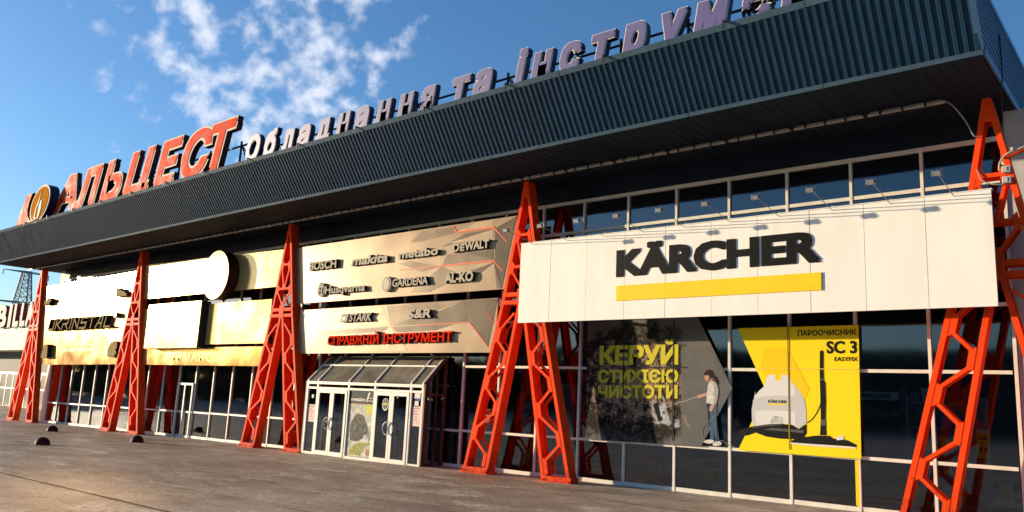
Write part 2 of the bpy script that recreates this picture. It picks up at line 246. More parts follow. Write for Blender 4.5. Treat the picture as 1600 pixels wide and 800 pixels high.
def ground_mat():
    m = bpy.data.materials.new('trodden paving with frost'); m.use_nodes = True; t = m.node_tree; b = t.nodes['Principled BSDF']
    n_ = t.nodes.new; l_ = t.links.new
    g = n_('ShaderNodeTexCoord')
    def noise(scale, detail=6, sx=1, sy=1, rough=.6, dist=0):
        mp = n_('ShaderNodeMapping'); mp.inputs['Scale'].default_value = (sx, sy, 1); l_(g.outputs['Object'], mp.inputs['Vector'])
        n = n_('ShaderNodeTexNoise'); n.inputs['Scale'].default_value = scale; n.inputs['Detail'].default_value = detail
        n.inputs['Roughness'].default_value = rough; n.inputs['Distortion'].default_value = dist
        l_(mp.outputs[0], n.inputs['Vector']); return n.outputs[0]
    def ramp(v, a, c, lo=0, hi=1):
        r = n_('ShaderNodeMapRange'); r.interpolation_type = 'SMOOTHSTEP'
        for k, x in (('From Min', a), ('From Max', c), ('To Min', lo), ('To Max', hi)): r.inputs[k].default_value = x
        l_(v, r.inputs['Value']); return r.outputs[0]
    def mixc(f, A, B):
        x = n_('ShaderNodeMix'); x.data_type = 'RGBA'; l_(f, x.inputs['Factor'])
        for k, v in (('A', A), ('B', B)):
            if isinstance(v, tuple): x.inputs[k].default_value = (*v, 1)
            else: l_(v, x.inputs[k])
        return x.outputs['Result']
    def mul(a, c):
        x = n_('ShaderNodeMath'); x.operation = 'MULTIPLY'; l_(a, x.inputs[0])
        if hasattr(c, 'links'): l_(c, x.inputs[1])
        else: x.inputs[1].default_value = c
        return x.outputs[0]
    br = n_('ShaderNodeTexBrick'); br.inputs['Scale'].default_value = 1.0; br.inputs['Brick Width'].default_value = .22; br.inputs['Row Height'].default_value = .11
    br.inputs['Mortar Size'].default_value = .008; br.inputs['Color1'].default_value = (.38, .285, .20, 1); br.inputs['Color2'].default_value = (.30, .215, .145, 1)
    br.inputs['Mortar'].default_value = (.13, .092, .062, 1); br.inputs['Mortar Smooth'].default_value = .3
    l_(g.outputs['Object'], br.inputs['Vector'])
    big = noise(.22, 5, 1, 1.2)
    base = mixc(ramp(big, .35, .65), br.outputs['Color'], (.50, .39, .285))
    base = mixc(mul(br.outputs['Fac'], .6), base, (.09, .065, .045))
    base = mixc(mul(ramp(noise(.9, 8, .5, 1, .7), .46, .66), .75), base, (.24, .17, .115))
    dark = ramp(noise(3.2, 10, .45, 1.3, .75), .54, .66); base = mixc(mul(dark, .7), base, (.13, .09, .06))
    frost = mul(ramp(noise(1.2, 12, .4, 1.0, .8, .3), .48, .60), ramp(noise(.28, 4), .34, .55))
    frost = mul(frost, ramp(noise(11, 8, .6, 1, .8), .38, .60))
    base = mixc(mul(frost, .9), base, (.86, .76, .60))
    grit = ramp(noise(36, 4, .7, 1, .7), .58, .70); base = mixc(mul(grit, .45), base, (.66, .56, .43))
    pit = ramp(noise(24, 5, .7, 1, .7), .60, .72); base = mixc(mul(pit, .5), base, (.10, .075, .055))
    l_(base, b.inputs['Base Color'])
    r = ramp(noise(.6, 5, 1, 1), .35, .7, .42, .75); l_(r, b.inputs['Roughness']); b.inputs['Specular IOR Level'].default_value = .45
    bh = n_('ShaderNodeMath'); bh.operation = 'MULTIPLY_ADD'; l_(br.outputs['Fac'], bh.inputs[0]); bh.inputs[1].default_value = -.25
    rough = noise(13, 10, .7, 1, .78); l_(rough, bh.inputs[2])
    bp = n_('ShaderNodeBump'); bp.inputs['Strength'].default_value = .8; bp.inputs['Distance'].default_value = .05
    l_(bh.outputs[0], bp.inputs['Height']); l_(bp.outputs[0], b.inputs['Normal'])
    return m
GROUND = ground_mat()
def dusty(m, col, k):
    t = m.node_tree; o = t.nodes['Material Output'] if 'Material Output' in t.nodes else [n for n in t.nodes if n.type == 'OUTPUT_MATERIAL'][0]
    src = o.inputs[0].links[0].from_socket; d = t.nodes.new('ShaderNodeBsdfDiffuse'); d.inputs[0].default_value = (*col, 1)
    n = t.nodes.new('ShaderNodeTexNoise'); n.inputs['Scale'].default_value = 2.2; n.inputs['Detail'].default_value = 6
    c = t.nodes.new('ShaderNodeTexCoord'); t.links.new(c.outputs['Object'], n.inputs['Vector'])
    r = t.nodes.new('ShaderNodeMapRange'); r.inputs['From Min'].default_value = .3; r.inputs['From Max'].default_value = .7; r.inputs['To Min'].default_value = k*.6; r.inputs['To Max'].default_value = k*1.3
    t.links.new(n.outputs[0], r.inputs['Value']); x = t.nodes.new('ShaderNodeMixShader'); t.links.new(r.outputs[0], x.inputs[0]); t.links.new(src, x.inputs[1]); t.links.new(d.outputs[0], x.inputs[2]); t.links.new(x.outputs[0], o.inputs[0])
dusty(ROOFGLASS, (.42, .36, .27), .45)

# ------------------------------------------------------------------ builders
def tag(o, label=None, cat=None, group=None, kind=None):
    if label: o['label'] = label
    if cat: o['category'] = cat
    if group: o['group'] = group
    if kind: o['kind'] = kind
    return o
def thing(name, label, cat, loc, group=None):
    o = bpy.data.objects.new(name, None); COL.objects.link(o); o.location = loc; o.empty_display_size = .2
    return tag(o, label, cat, group)
def root_loc(p):
    while p.parent: p = p.parent
    return Vector(p.location)
def obj(name, bm, mats, parent=None, loc=None, smooth=False):
    """one mesh object; bm is in world coordinates"""
    me = bpy.data.meshes.new(name)
    off = root_loc(parent) if parent else Vector(loc or (0, 0, 0))
    bmesh.ops.translate(bm, verts=bm.verts, vec=-off)
    bm.to_mesh(me); bm.free()
    for m in (mats if isinstance(mats, (list, tuple)) else [mats]): me.materials.append(m)
    if smooth:
        for p in me.polygons: p.use_smooth = True
    o = bpy.data.objects.new(name, me); COL.objects.link(o)
    if parent: o.parent = parent
    else: o.location = off
    return o
def B(): return bmesh.new()
def box(bm, x0, x1, y0, y1, z0, z1, mi=0, bevel=0):
    v = [bm.verts.new(p) for p in ((x0,y0,z0),(x1,y0,z0),(x1,y1,z0),(x0,y1,z0),(x0,y0,z1),(x1,y0,z1),(x1,y1,z1),(x0,y1,z1))]
    fs = [bm.faces.new([v[i] for i in q]) for q in ((0,3,2,1),(4,5,6,7),(0,1,5,4),(1,2,6,5),(2,3,7,6),(3,0,4,7))]
    for f in fs: f.material_index = mi
    if bevel:
        es = {e for f in fs for e in f.edges}
        r = bmesh.ops.bevel(bm, geom=list(es), offset=bevel, segments=1, affect='EDGES')
    return bm
def prism(bm, pts, y0, y1, mi=0):
    """XZ polygon swept from y0 (front) to y1"""
    a = sum(pts[i][0]*pts[(i+1) % len(pts)][1] - pts[(i+1) % len(pts)][0]*pts[i][1] for i in range(len(pts)))
    if a < 0: pts = pts[::-1]
    f = [bm.verts.new((x, y0, z)) for x, z in pts]; k = [bm.verts.new((x, y1, z)) for x, z in pts]
    n = len(pts); fs = [bm.faces.new(f), bm.faces.new(k[::-1])]
    for i in range(n): fs.append(bm.faces.new((f[(i+1) % n], f[i], k[i], k[(i+1) % n])))
    for q in fs: q.material_index = mi
    return bm
def beam(bm, a, b, w, y0, y1, mi=0):
    """bar in an XZ plane from a to b, w wide in that plane"""
    d = Vector((b[0]-a[0], b[1]-a[1])); n = Vector((-d.y, d.x)).normalized() * w / 2
    return prism(bm, [(a[0]+n.x, a[1]+n.y), (a[0]-n.x, a[1]-n.y), (b[0]-n.x, b[1]-n.y), (b[0]+n.x, b[1]+n.y)], y0, y1, mi)
def rod(bm, a, b, r, seg=8, r2=None):
    a, b = Vector(a), Vector(b); d = b - a; q = d.to_track_quat('Z', 'Y').to_matrix().to_4x4()
    bmesh.ops.create_cone(bm, cap_ends=True, segments=seg, radius1=r, radius2=r if r2 is None else r2, depth=d.length,
                          matrix=Matrix.Translation((a+b)/2) @ q)
    return bm
def tube(bm, pts, r, seg=6):
    for a, b in zip(pts, pts[1:]): rod(bm, a, b, r, seg)
    return bm
def curve_pts(pts, n=6):
    P = [Vector(p) for p in pts]; P = [P[0]*2-P[1]] + P + [P[-1]*2-P[-2]]; o = []
    for i in range(1, len(P)-2):
        for k in range(n):
            t = k / n
            o.append(.5*((2*P[i]) + (P[i+1]-P[i-1])*t + (2*P[i-1]-5*P[i]+4*P[i+1]-P[i+2])*t*t + (3*P[i]-P[i-1]-3*P[i+1]+P[i+2])*t**3))
    return o + [P[-2]]
def ell(cx, cz, rx, rz, n=32, shear=0, a0=0, a1=2*math.pi):
    return [(cx+rx*math.cos(a0+(a1-a0)*i/n)+shear*rz*math.sin(a0+(a1-a0)*i/n), cz+rz*math.sin(a0+(a1-a0)*i/n)) for i in range(n)]
def gz(x): return .0092 * (max(-46.0, min(6.0, x)) + 6)

_H = {}
def text_me(body, weight, depth, shear=0, space=1.0):
    c = bpy.data.curves.new('lettering', 'FONT'); c.body = body; c.offset = weight; c.extrude = depth / 2; c.resolution_u = 3
    c.shear = shear; c.space_character = space
    o = bpy.data.objects.new('lettering', c); COL.objects.link(o)
    dg = bpy.context.evaluated_depsgraph_get()
    me = bpy.data.meshes.new_from_object(o.evaluated_get(dg), depsgraph=dg)
    bpy.data.objects.remove(o); bpy.data.curves.remove(c)
    return me
def cap_h(weight):
    if weight not in _H:
        me = text_me('H', weight, .1); _H[weight] = (min(v.co.y for v in me.vertices), max(v.co.y for v in me.vertices)); bpy.data.meshes.remove(me)
    return _H[weight]
def text(bm, body, x0, x1, z0, z1, y, depth, weight=.012, shear=0, space=1.0, mi_face=0, mi_side=1, zx=None):
    """heavier letters are struck several times, each strike a hair further out, so that counters stay open"""
    if weight <= .020: return text1(bm, body, x0, x1, z0, z1, y, depth, weight, shear, space, mi_face, mi_side, zx)
    e = (weight - .016) * (z1-z0) / .74; st = min(.0005, depth*.12)
    for i, (a, b) in enumerate(((1, .8), (-1, .83), (-.93, -.84), (.94, -.8))):
        text1(bm, body, x0+e+e*a, x1-e+e*a, z0+e+e*b, z1-e+e*b, y+st*i, depth-st*i-.0002*i, .016, shear, space, mi_face, mi_side, zx)
    return bm
def text1(bm, body, x0, x1, z0, z1, y, depth, weight=.012, shear=0, space=1.0, mi_face=0, mi_side=1, zx=None):
    """lettering of cap height z0..z1 squeezed into x0..x1; its face at y, its back at y+depth. zx = rise of the baseline per metre"""
    me = text_me(body, weight, 1.0, shear, space); lo, hi = cap_h(weight)
    xs = [v.co.x for v in me.vertices]; a, b = min(xs), max(xs); sx = (x1-x0)/(b-a); sz = (z1-z0)/(hi-lo)
    vs_ = []
    for v in me.vertices:
        X = x0 + (v.co.x-a)*sx; Z = z0 + (v.co.y-lo)*sz + (zx or 0)*(X-x0)
        vs_.append(bm.verts.new((X, y + (.5 - v.co.z)*depth, Z)))
    for p in me.polygons:
        try: f = bm.faces.new([vs_[i] for i in p.vertices])
        except ValueError: continue
        f.material_index = mi_face if abs(p.normal.z) > .5 else mi_side
    bpy.data.meshes.remove(me)
    return bm

# ------------------------------------------------------------------ ground
bm = B()
xs = [-3000, -400, -120, -46, -30, -15, 0, 6, 60, 400, 3000]; ys = [-3000, -400, -100, -30, 0, 8, 16, 40, 200, 800, 3000]
g = [[bm.verts.new((x, y, gz(x))) for y in ys] for x in xs]
for i in range(len(xs)-1):
    for j in range(len(ys)-1): bm.faces.new((g[i][j], g[i+1][j], g[i+1][j+1], g[i][j+1]))
tag(obj('ground', bm, GROUND), kind='structure')
# dirt-filled seams that run along the forecourt
SEAM = mat('dirt filled seam', (.020, .016, .013), .9, noise=.5, nscale=7)
def seam(y, wmin, wmax, x0, x1, slope=0, gaps=0.0):
    bm = B(); x = x0
    while x < x1:
        n = x + random.uniform(.25, .6)
        if random.random() >= gaps:
            w = random.uniform(wmin, wmax); y0, y1 = y + slope*(x-x0), y + slope*(n-x0)
            bm.faces.new([bm.verts.new(p) for p in ((x, y0-w, gz(x)+.004), (n, y1-w, gz(n)+.004), (n, y1+w, gz(n)+.004), (x, y0+w, gz(x)+.004))])
        x = n
    tag(obj('paving_seam', bm, SEAM), kind='structure')
seam(5.72, .022, .05, -46, -1)
seam(7.05, .004, .012, -30, -6, .012, .35)
seam(9.4, .004, .014, -40, -2, -.01, .3)
seam(12.6, .004, .010, -44, 2, .0, .25)
# ------------------------------------------------------------------ the store
GY = 15.45                                   # glass plane of the shop front
XR, XL = -2.32, -42.1                        # right and left end of the glazing
st = thing('store_building', 'long single-storey store with a full glass front under a deep dark ribbed canopy', 'store', (-22, GY, -.2))
XCR, XCL = -2.05, -43.5                      # canopy ends
ZS, ZT, YB, YT = 6.98, 8.07, 12.70, 11.96     # soffit, top, fascia bottom and top lines
bm = B()
box(bm, XL-.55, XL-.04, GY-.02, GY+.35, -.4, ZS-.005)
obj('wall', bm, CREAMWALL, st)
bm = B(); box(bm, XL-.03, XR+.065, GY-.03, GY+.30, 6.56, ZS-.004); obj('head_band', bm, SOFFIT, st)
bm = B(); box(bm, XR+.07, 3.2, GY-.02, GY+.35, -.1, ZS-.005); box(bm, 3.201, 3.5, GY-.02, 34, -.1, ZS-.005)
obj('wall', bm, WALL, st)
bm = B(); box(bm, XL-.55, XL-.25, GY+.36, 33.9, -.5, ZS-.005); box(bm, XL-.2, 3.1, 33.5, 33.9, -.5, ZS-.005)
obj('wall', bm, WALL, st)
bm = B(); box(bm, XL-.02, XR+.06, GY+.12, 33.4, 6.42, 6.5); box(bm, XL-.02, XR+.06, 26, 26.2, -.4, 6.4)
for i in range(9): box(bm, XL+2.5+i*4.3, XL+2.8+i*4.3, 21, 21.3, -.4, 6.41)
obj('interior', bm, INTERIOR, st)
# canopy: roof box with ribbed leaning fascia, ribbed ends, ribbed soffit
bm = B()
box(bm, XCL+.02, XCR-.02, YB+.3, 34, ZS+.05, ZT-.02)
canopy = obj('canopy', bm, SOFFIT, st)
def ribbed(bm, x0, x1, pitch, A, Bp, amp, nrm):
    """trapezoid ribs along A->B (functions of x), crest pushed out along nrm"""
    prof = ((0, 0), (.40, 0), (.47, 1), (.87, 1), (.94, 0)); V = []
    n = int(round((x1-x0)/pitch)); p = (x1-x0)/n
    for i in range(n):
        for f, h in prof:
            X = x0 + (i+f)*p
            V.append((bm.verts.new(Vector(A(X)) + nrm*amp*h), bm.verts.new(Vector(Bp(X)) + nrm*amp*h)))
    V.append((bm.verts.new(Vector(A(x1))), bm.verts.new(Vector(Bp(x1)))))
    for a, b in zip(V, V[1:]): bm.faces.new((a[0], b[0], b[1], a[1]))
lean = Vector((0, -(ZT-ZS), -(YB-YT))).normalized()
bm = B(); ribbed(bm, XCL, XCR, .133, lambda x: (x, YB, ZS), lambda x: (x, YT, ZT), .020, lean)
obj('fascia', bm, TEAL, canopy)
bm = B()                                                   # soffit: shallow ribs running front to back
ribbed(bm, XCL+.01, XCR-.01, .20, lambda x: (x, 24, ZS), lambda x: (x, YB+.02, ZS), .012, Vector((0, 0, -1)))
obj('soffit', bm, SOFFIT, canopy)
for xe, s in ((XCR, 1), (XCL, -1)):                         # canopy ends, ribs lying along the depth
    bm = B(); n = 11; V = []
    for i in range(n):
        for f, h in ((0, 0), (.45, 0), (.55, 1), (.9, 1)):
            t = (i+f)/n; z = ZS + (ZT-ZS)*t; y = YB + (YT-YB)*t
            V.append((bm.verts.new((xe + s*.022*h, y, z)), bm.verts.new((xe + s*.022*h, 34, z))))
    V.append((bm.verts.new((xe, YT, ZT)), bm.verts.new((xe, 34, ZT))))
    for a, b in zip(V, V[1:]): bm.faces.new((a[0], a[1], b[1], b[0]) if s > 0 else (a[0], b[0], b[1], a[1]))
    obj('end_panel', bm, BLUE_SKYTINT if s > 0 else TEAL, canopy)  # right end coloured bluer than the left, standing in for reflected sky
bm = B()
def slab(bm, a, b, y0, z0, y1, z1, th):                     # leaning flat strip on the fascia
    d = Vector((0, y1-y0, z1-z0)).normalized(); n = Vector((0, -d.z, d.y)) * th
    p = [Vector((0, y0, z0)), Vector((0, y1, z1))]
    q = [p[0], p[0]+n, p[1]+n, p[1]]
    va = [bm.verts.new((a, w.y, w.z)) for w in q]; vb = [bm.verts.new((b, w.y, w.z)) for w in q]
    bm.faces.new(va[::-1]); bm.faces.new(vb)
    for i in range(4): bm.faces.new((va[i], va[(i+1) % 4], vb[(i+1) % 4], vb[i]))
x = XCL - .03
while x < XCR:                                              # flashing in lengths with open joints
    x2 = min(x + 2.45, XCR + .03)
    slab(bm, x, x2-.012, YB+.010, ZS-.015, YB-.028, ZS+.045, .030)
    slab(bm, x, x2-.012, YT+.006, ZT+.01, YT-.055, ZT+.10, .034)
    box(bm, x, x2-.012, YT-.05, YT+.45, ZT+.082, ZT+.10)
    x = x2
obj('flashing', bm, TRIM, canopy)
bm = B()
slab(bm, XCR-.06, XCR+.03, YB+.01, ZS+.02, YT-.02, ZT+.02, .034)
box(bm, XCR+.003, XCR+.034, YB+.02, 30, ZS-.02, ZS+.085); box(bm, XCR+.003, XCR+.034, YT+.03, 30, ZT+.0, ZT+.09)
obj('corner_flashing', bm, BLUE_SKYTINT, canopy)
for i in range(15):
    x = XCR - 1.2 - i*2.45; bm = B()
    box(bm, x-.02, x+.02, YT-.11, YT+.02, ZT+.101, ZT+.13)
    box(bm, x-.02, x+.02, YT-.13, YT-.109, ZT-.02, ZT+.13)
    obj('joint_clip', bm, DARK, canopy)
# curtain wall: one window per bay, each a frame with its pane
PITCH = (XR - XL) / 32
for k in range(32):
    x1 = XR - k*PITCH; x0 = x1 - PITCH; g0 = gz((x0+x1)/2); zr = g0 + .93
    zt = 2.50 if x1 > -14 else None
    bm = B(); w = .027
    box(bm, x0-w+.001, x0+w, GY-.05, GY+.04, g0-.02, 6.55)
    if k == 0: box(bm, x1-w+.034, x1+w+.034, GY-.05, GY+.04, g0-.02, 6.55)
    rails = [(g0, g0+.085), (zr-.03, zr+.03), (3.60, 3.66), (5.72, 5.79), (6.47, 6.55)]
    if zt: rails.append((zt-.03, zt+.03))
    for a, b in rails: box(bm, x0+w+.001, x1-w-.0, GY-.04, GY+.035, a, b)
    if k == 21:                                             # the slim side door near the gold strip
        box(bm, x0+.04, x0+.11, GY-.10, GY-.065, g0, 1.78); box(bm, x1-.11, x1-.04, GY-.10, GY-.065, g0, 1.78)
        box(bm, x0+.111, x1-.111, GY-.10, GY-.065, 1.70, 1.78); box(bm, x0+.58, x0+.65, GY-.10, GY-.065, g0, 1.70)
    f = obj('window', bm, CREAM, st)
    bm = B()
    v = [bm.verts.new(p) for p in ((x0+.01, GY, g0+.02), (x1-.01, GY, g0+.02), (x1-.01, GY, 6.5), (x0+.01, GY, 6.5))]; bm.faces.new(v)
    obj('pane', bm, GLASS, f)
bm = B()
rod(bm, (-1.72, GY-.10, gz(0)), (-1.72, GY-.10, ZS-.02), .05, 12)
obj('downpipe', bm, BLUE_SKYTINT, st)

# ------------------------------------------------------------------ red lattice frames that carry the canopy
FY0, FY1 = 14.60, 14.87
def lattice_frame(cx, label):
    g0 = gz(cx)
    t = thing('lattice_frame', label, 'steel frame', (cx, (FY0+FY1)/2, g0), 'lattice frames under the canopy')
    top = ZS - .01; zj = 4.08
    def xo(z):                                              # outer edge of the triangle at height z
        return .06 + (.60-.06)*(top-z)/(top-zj) if z > zj else .60 + (1.62-.60)*(zj-z)/zj
    def xi(z): return .02 + .80*(zj-.12-z)/(zj-.12)         # inner edge of a leg
    W = .088
    def chord(bm, s, f, z0, z1, off):
        """channel: web at the edge, a flange front and back"""
        a, b = f(z0), f(z1)
        pa = lambda z, q: (cx + s*(f(z) + q), z + (g0 if z < .01 else 0))
        beam(bm, pa(z0, off*W/2), pa(z1, off*W/2), W, FY0, FY0+.018)
        beam(bm, pa(z0, off*W/2), pa(z1, off*W/2), W, FY1-.018, FY1)
        beam(bm, pa(z0, off*.011), pa(z1, off*.011), .022, FY0+.0185, FY1-.0185)
    for s in (-1, 1):
        bm = B()
        chord(bm, s, xo, 0, zj, -1); chord(bm, s, xi, 0, zj-.12, 1)
        leg = obj('leg', bm, RED, t)
        bm = B(); nodes = []
        for k, z in enumerate((.26, .88, 1.48, 2.08, 2.66, 3.22)):
            inner = k % 2 == 0
            f, o = (xi, 1) if inner else (xo, -1)
            nodes.append((inner, z))
            gh, gw = .19, .105
            pts = [(cx + s*(f(z-gh)+o*.10), z-gh), (cx + s*(f(z+gh)+o*.10), z+gh), (cx + s*(f(z+gh*.72)+o*(.10+gw)), z+gh*.72), (cx + s*(f(z-gh*.72)+o*(.10+gw)), z-gh*.72)]
            for y in (FY0-.006, FY1-.012): prism(bm, pts, y, y+.018)
        for (i1, z1), (i2, z2) in zip(nodes, nodes[1:]):
            A = (cx + s*((xi if i1 else xo)(z1+.12) + (.15 if i1 else -.15)), z1+.12)
            Bq = (cx + s*((xi if i2 else xo)(z2-.12) + (.15 if i2 else -.15)), z2-.12)
            for y in (FY0-.002, FY1-.03): beam(bm, A, Bq, .062, y, y+.030)
        A = (cx + s*(xi(3.34)+.15), 3.34) if nodes[-1][0] else (cx + s*(xo(3.34)-.15), 3.34)
        for y in (FY0-.002, FY1-.03): beam(bm, A, (cx + s*(xi(3.70)+.13), 3.74), .055, y, y+.03)
        obj('lacing', bm, RED, leg)
        bm = B()
        xa, xb = sorted((cx + s*(xi(0)-.05), cx + s*(xo(0)+.05)))
        box(bm, xa, xb, FY0-.06, FY1+.06, g0-.01, g0+.03); box(bm, xa+.04, xb-.04, FY0-.012, FY1+.012, g0+.031, g0+.13)
        for bx in (xa+.09, xb-.09):
            rod(bm, (bx, FY0-.035, g0+.03), (bx, FY0-.035, g0+.06), .018, 6)
        obj('base_plate', bm, RED, leg)
    bm = B()
    for z in (zj-.13, zj+.06):
        box(bm, cx-xo(z)+.003, cx+xo(z)-.003, FY0-.012, FY0+.06, z, z+.10); box(bm, cx-xo(z)+.003, cx+xo(z)-.003, FY1-.06, FY1+.012, z, z+.10)
    box(bm, cx-.12, cx+.12, FY0-.02, FY0-.013, zj-.16, zj+.24)
    obj('crossbar', bm, RED, t)
    bm = B()
    for s in (-1, 1): chord(bm, s, xo, zj, top, -1)
    prism(bm, [(cx-.14, 6.56), (cx+.14, 6.56), (cx+.06, top), (cx-.06, top)], FY0-.008, FY0+.006)
    prism(bm, [(cx-.14, 6.56), (cx+.14, 6.56), (cx+.06, top), (cx-.06, top)], FY1-.006, FY1+.008)
    head = obj('head', bm, RED, t)
    bm = B()
    for z in (4.83, 5.61):
        for y in (FY0-.004, FY1-.03): box(bm, cx-xo(z)+.05, cx+xo(z)-.05, y, y+.034, z, z+.07)
        for s in (-1, 1):
            pts = [(cx + s*(xo(z-.17)-.10), z-.17), (cx + s*(xo(z+.17)-.10), z+.17), (cx + s*(xo(z+.1)-.19), z+.1), (cx + s*(xo(z-.1)-.19), z-.1)]
            prism(bm, pts, FY0-.007, FY0+.011)
    for z0, z1 in ((4.36, 4.77), (4.94, 5.51)):
        for s in (-1, 1):
            for y in (FY0-.003, FY1-.03): beam(bm, (cx + s*.04, z0), (cx + s*(xo(z1)-.14), z1), .055, y, y+.03)
        prism(bm, [(cx-.09, z0-.10), (cx+.09, z0-.10), (cx+.07, z0+.08), (cx-.07, z0+.08)], FY0-.009, FY0+.01)
    obj('lacing', bm, RED, head)
    return t
FRAMES = ((-2.34, 'red lattice frame behind the right end of the big white sign'),
          (-12.21, 'red lattice frame between the porch and the dark poster, partly behind the white sign'),
          (-22.09, 'red lattice frame just left of the glass porch and the beige brand boards'),
          (-32.4, 'red lattice frame between the gold panel and the long white banner'),
          (-42.85, 'red lattice frame at the far left end of the canopy'))
for x, lab in FRAMES: lattice_frame(x, lab)

# ------------------------------------------------------------------ panel signs along the front
LET = [GREYLET, LETSIDE]
def wordmesh(parent, mats, *a, **k):
    bm = B(); text(bm, *a, **k); return obj('lettering', bm, mats, parent)
# big white sign
SX0, SX1, SZ0, SZ1, SY = -11.943, -2.286, 3.446, 5.304, 14.198  # sign and floodlight coordinates rescaled about the camera to sit at this depth
t = thing('panel_sign', 'very long white sign with black lettering over a yellow bar', 'sign', ((SX0+SX1)/2, SY, SZ0))
seams = [-11.943, -11.046, -10.054, -9.072, -8.101, -7.089, -6.149, -5.168, -4.228, -3.257, -2.286]
bm = B()
for a, b in zip(seams, seams[1:]):
    d = random.uniform(0, .004)
    box(bm, a+.004, b-.004, SY-d, SY+.03, SZ0, SZ1)
obj('panel', bm, WHITEPANEL, t)
bm = B(); box(bm, SX0+.03, SX1-.03, SY+.031, SY+.12, SZ0+.03, SZ1-.03)
for x in (-11.484, -8.874, -6.264, -3.654): box(bm, x-.04, x+.04, SY+.121, GY-.08, SZ1-.3, SZ1-.24); box(bm, x-.04, x+.04, SY+.121, GY-.08, SZ0+.24, SZ0+.3)
obj('backing_frame', bm, DARK, t)
bm = B(); box(bm, SX0-.01, SX1+.01, SY-.012, SY+.10, SZ1+.002, SZ1+.02); obj('edge_trim', bm, CREAM, t)
bm = B(); text(bm, 'KÄRCHER', -9.271, -4.98, 4.338, 4.923, SY-.022, .019, weight=.052, space=.98); obj('lettering', bm, [BLACKGLOSS, BLACKGLOSS], t)
bm = B(); box(bm, -9.26, -4.969, SY-.024, SY-.005, 3.837, 4.156, bevel=.004); obj('underline_bar', bm, YELLOW, t)
# floodlights on arms along its top edge
ords = ['leftmost', 'second from the left', 'third from the left', 'fourth from the left', 'fifth from the left', 'fifth from the right',
        'fourth from the right', 'third from the right', 'second from the right', 'rightmost']
lamp_parts = []
for i in range(10):
    x = -11.547 + i*.970
    r = thing('sign_floodlight', 'grey floodlight over the white sign, %s of ten' % ords[i], 'floodlight', (x, SY, SZ1+.02), 'floodlights along the top of the white sign')
    if i == 0:
        bm = B(); rod(bm, (x, SY+.05, SZ1-.05), (x-.02, SY-.95, SZ1+.11), .007, 6); box(bm, x-.03, x+.03, SY+.03, SY+.07, SZ1+.0205, SZ1+.05)
        arm = obj('arm', bm, GREYMETAL, r)
        bm = B(); hx = x-.02
        prism(bm, [(hx-.062, SZ1+.07), (hx+.062, SZ1+.07), (hx+.05, SZ1+.125), (hx-.05, SZ1+.125)], SY-1.03, SY-.96)
        box(bm, hx-.077, hx-.065, SY-1.01, SY-.98, SZ1+.05, SZ1+.15); box(bm, hx+.065, hx+.077, SY-1.01, SY-.98, SZ1+.05, SZ1+.15)
        for q in range(5): box(bm, hx-.046+q*.022, hx-.040+q*.022, SY-1.022, SY-.968, SZ1+.1255, SZ1+.14)
        hd = obj('lamp_head', bm, GREYMETAL, r)
        bm = B(); box(bm, hx-.05, hx+.05, SY-1.022, SY-.968, SZ1+.064, SZ1+.0695); gl = obj('lamp_glass', bm, LAMPGLASS, hd)
        lamp_parts = [arm, hd]; lg = gl
    else:
        for o in lamp_parts:
            c = o.copy(); COL.objects.link(c); c.parent = r
            if o is lamp_parts[1]: d = lg.copy(); COL.objects.link(d); d.parent = c

# two beige brand boards; board and panel coordinates were scaled about the camera
def xo_at(z): return .06 + .54*(ZS-.01-z)/(ZS-.01-4.08) if z > 4.08 else .60 + 1.02*(4.08-z)/4.08
def fit(x, z, cl, cr):
    """keep a point of a panel clear of the lattice frames it hangs between"""
    if cl is not None: x = max(x, cl + xo_at(z) + .012)
    if cr is not None: x = min(x, cr - xo_at(z) - .012)
    return x
def sheet(bm, x0, x1, zl0, zl1, zr0, zr1, y0, y1, cl, cr, mi=0):
    pts = []
    for i in range(9):
        z = zl0 + (zl1-zl0)*i/8; pts.append((fit(x0, z, cl, cr), z))
    for i in range(9):
        z = zr1 + (zr0-zr1)*i/8; pts.append((fit(x1, z, cl, cr), z))
    return prism(bm, pts, y0, y1, mi)
CF = [c for c, _ in FRAMES]
def board(name, label, x0, x1, z0, z1, y, facets, lines):
    t = thing(name, label, 'sign', ((x0+x1)/2, y, z0))
    bm = B(); sheet(bm, x0, x1, z0, z1, z0, z1, y, y+.05, CF[2], CF[1]); obj('panel', bm, BOARD, t)
    bm = B(); box(bm, x0+1.3, x1-1.6, y+.051, y+.12, z0+.04, z1-.04)
    for q in range(5):
        xx = x0 + 1.5 + q*(x1-x0-3.4)/4
        box(bm, xx-.03, xx+.03, y+.121, GY-.08, z1-.3, z1-.24)
    obj('backing_frame', bm, DARK, t)
    cl = lambda p: (fit(min(max(p[0], x0+.01), x1-.01), p[1], CF[2], CF[1]), min(max(p[1], z0+.01), z1-.01))
    bm = B(); mats = [FAC['dark'], FAC['mid'], FAC['lite']]
    for i, k in enumerate(facets):
        prism(bm, [cl(p) for p in P[k]], y-.0020-.0006*i, y-.001, 0 if 'dark' in k else 1 if 'mid' in k else 2)
    obj('printed_facets', bm, mats, t)
    bm = B()
    for i, k in enumerate(lines): prism(bm, [cl(p) for p in P[k]], y-.012-.0006*i, y-.0015)
    obj('printed_lines', bm, ORLINE, t)
    return t
t = board('panel_sign', 'upper beige board with seven grey brand names, above the glass porch', -21.822, -12.588, 4.368, 6.186, 14.75,
          ['u_mid4','u_lite2','u_dark2','u_lite1','u_mid1','u_dark3','u_mid3','u_mid5','u_dark1','u_dark4','u_mid2'], ['u_or1','u_or2','u_or3'])
YF, DL = 14.657, .089
wordmesh(t, LET, 'BOSCH', -20.913, -19.569, 5.368, 5.64, YF, DL, weight=.036)
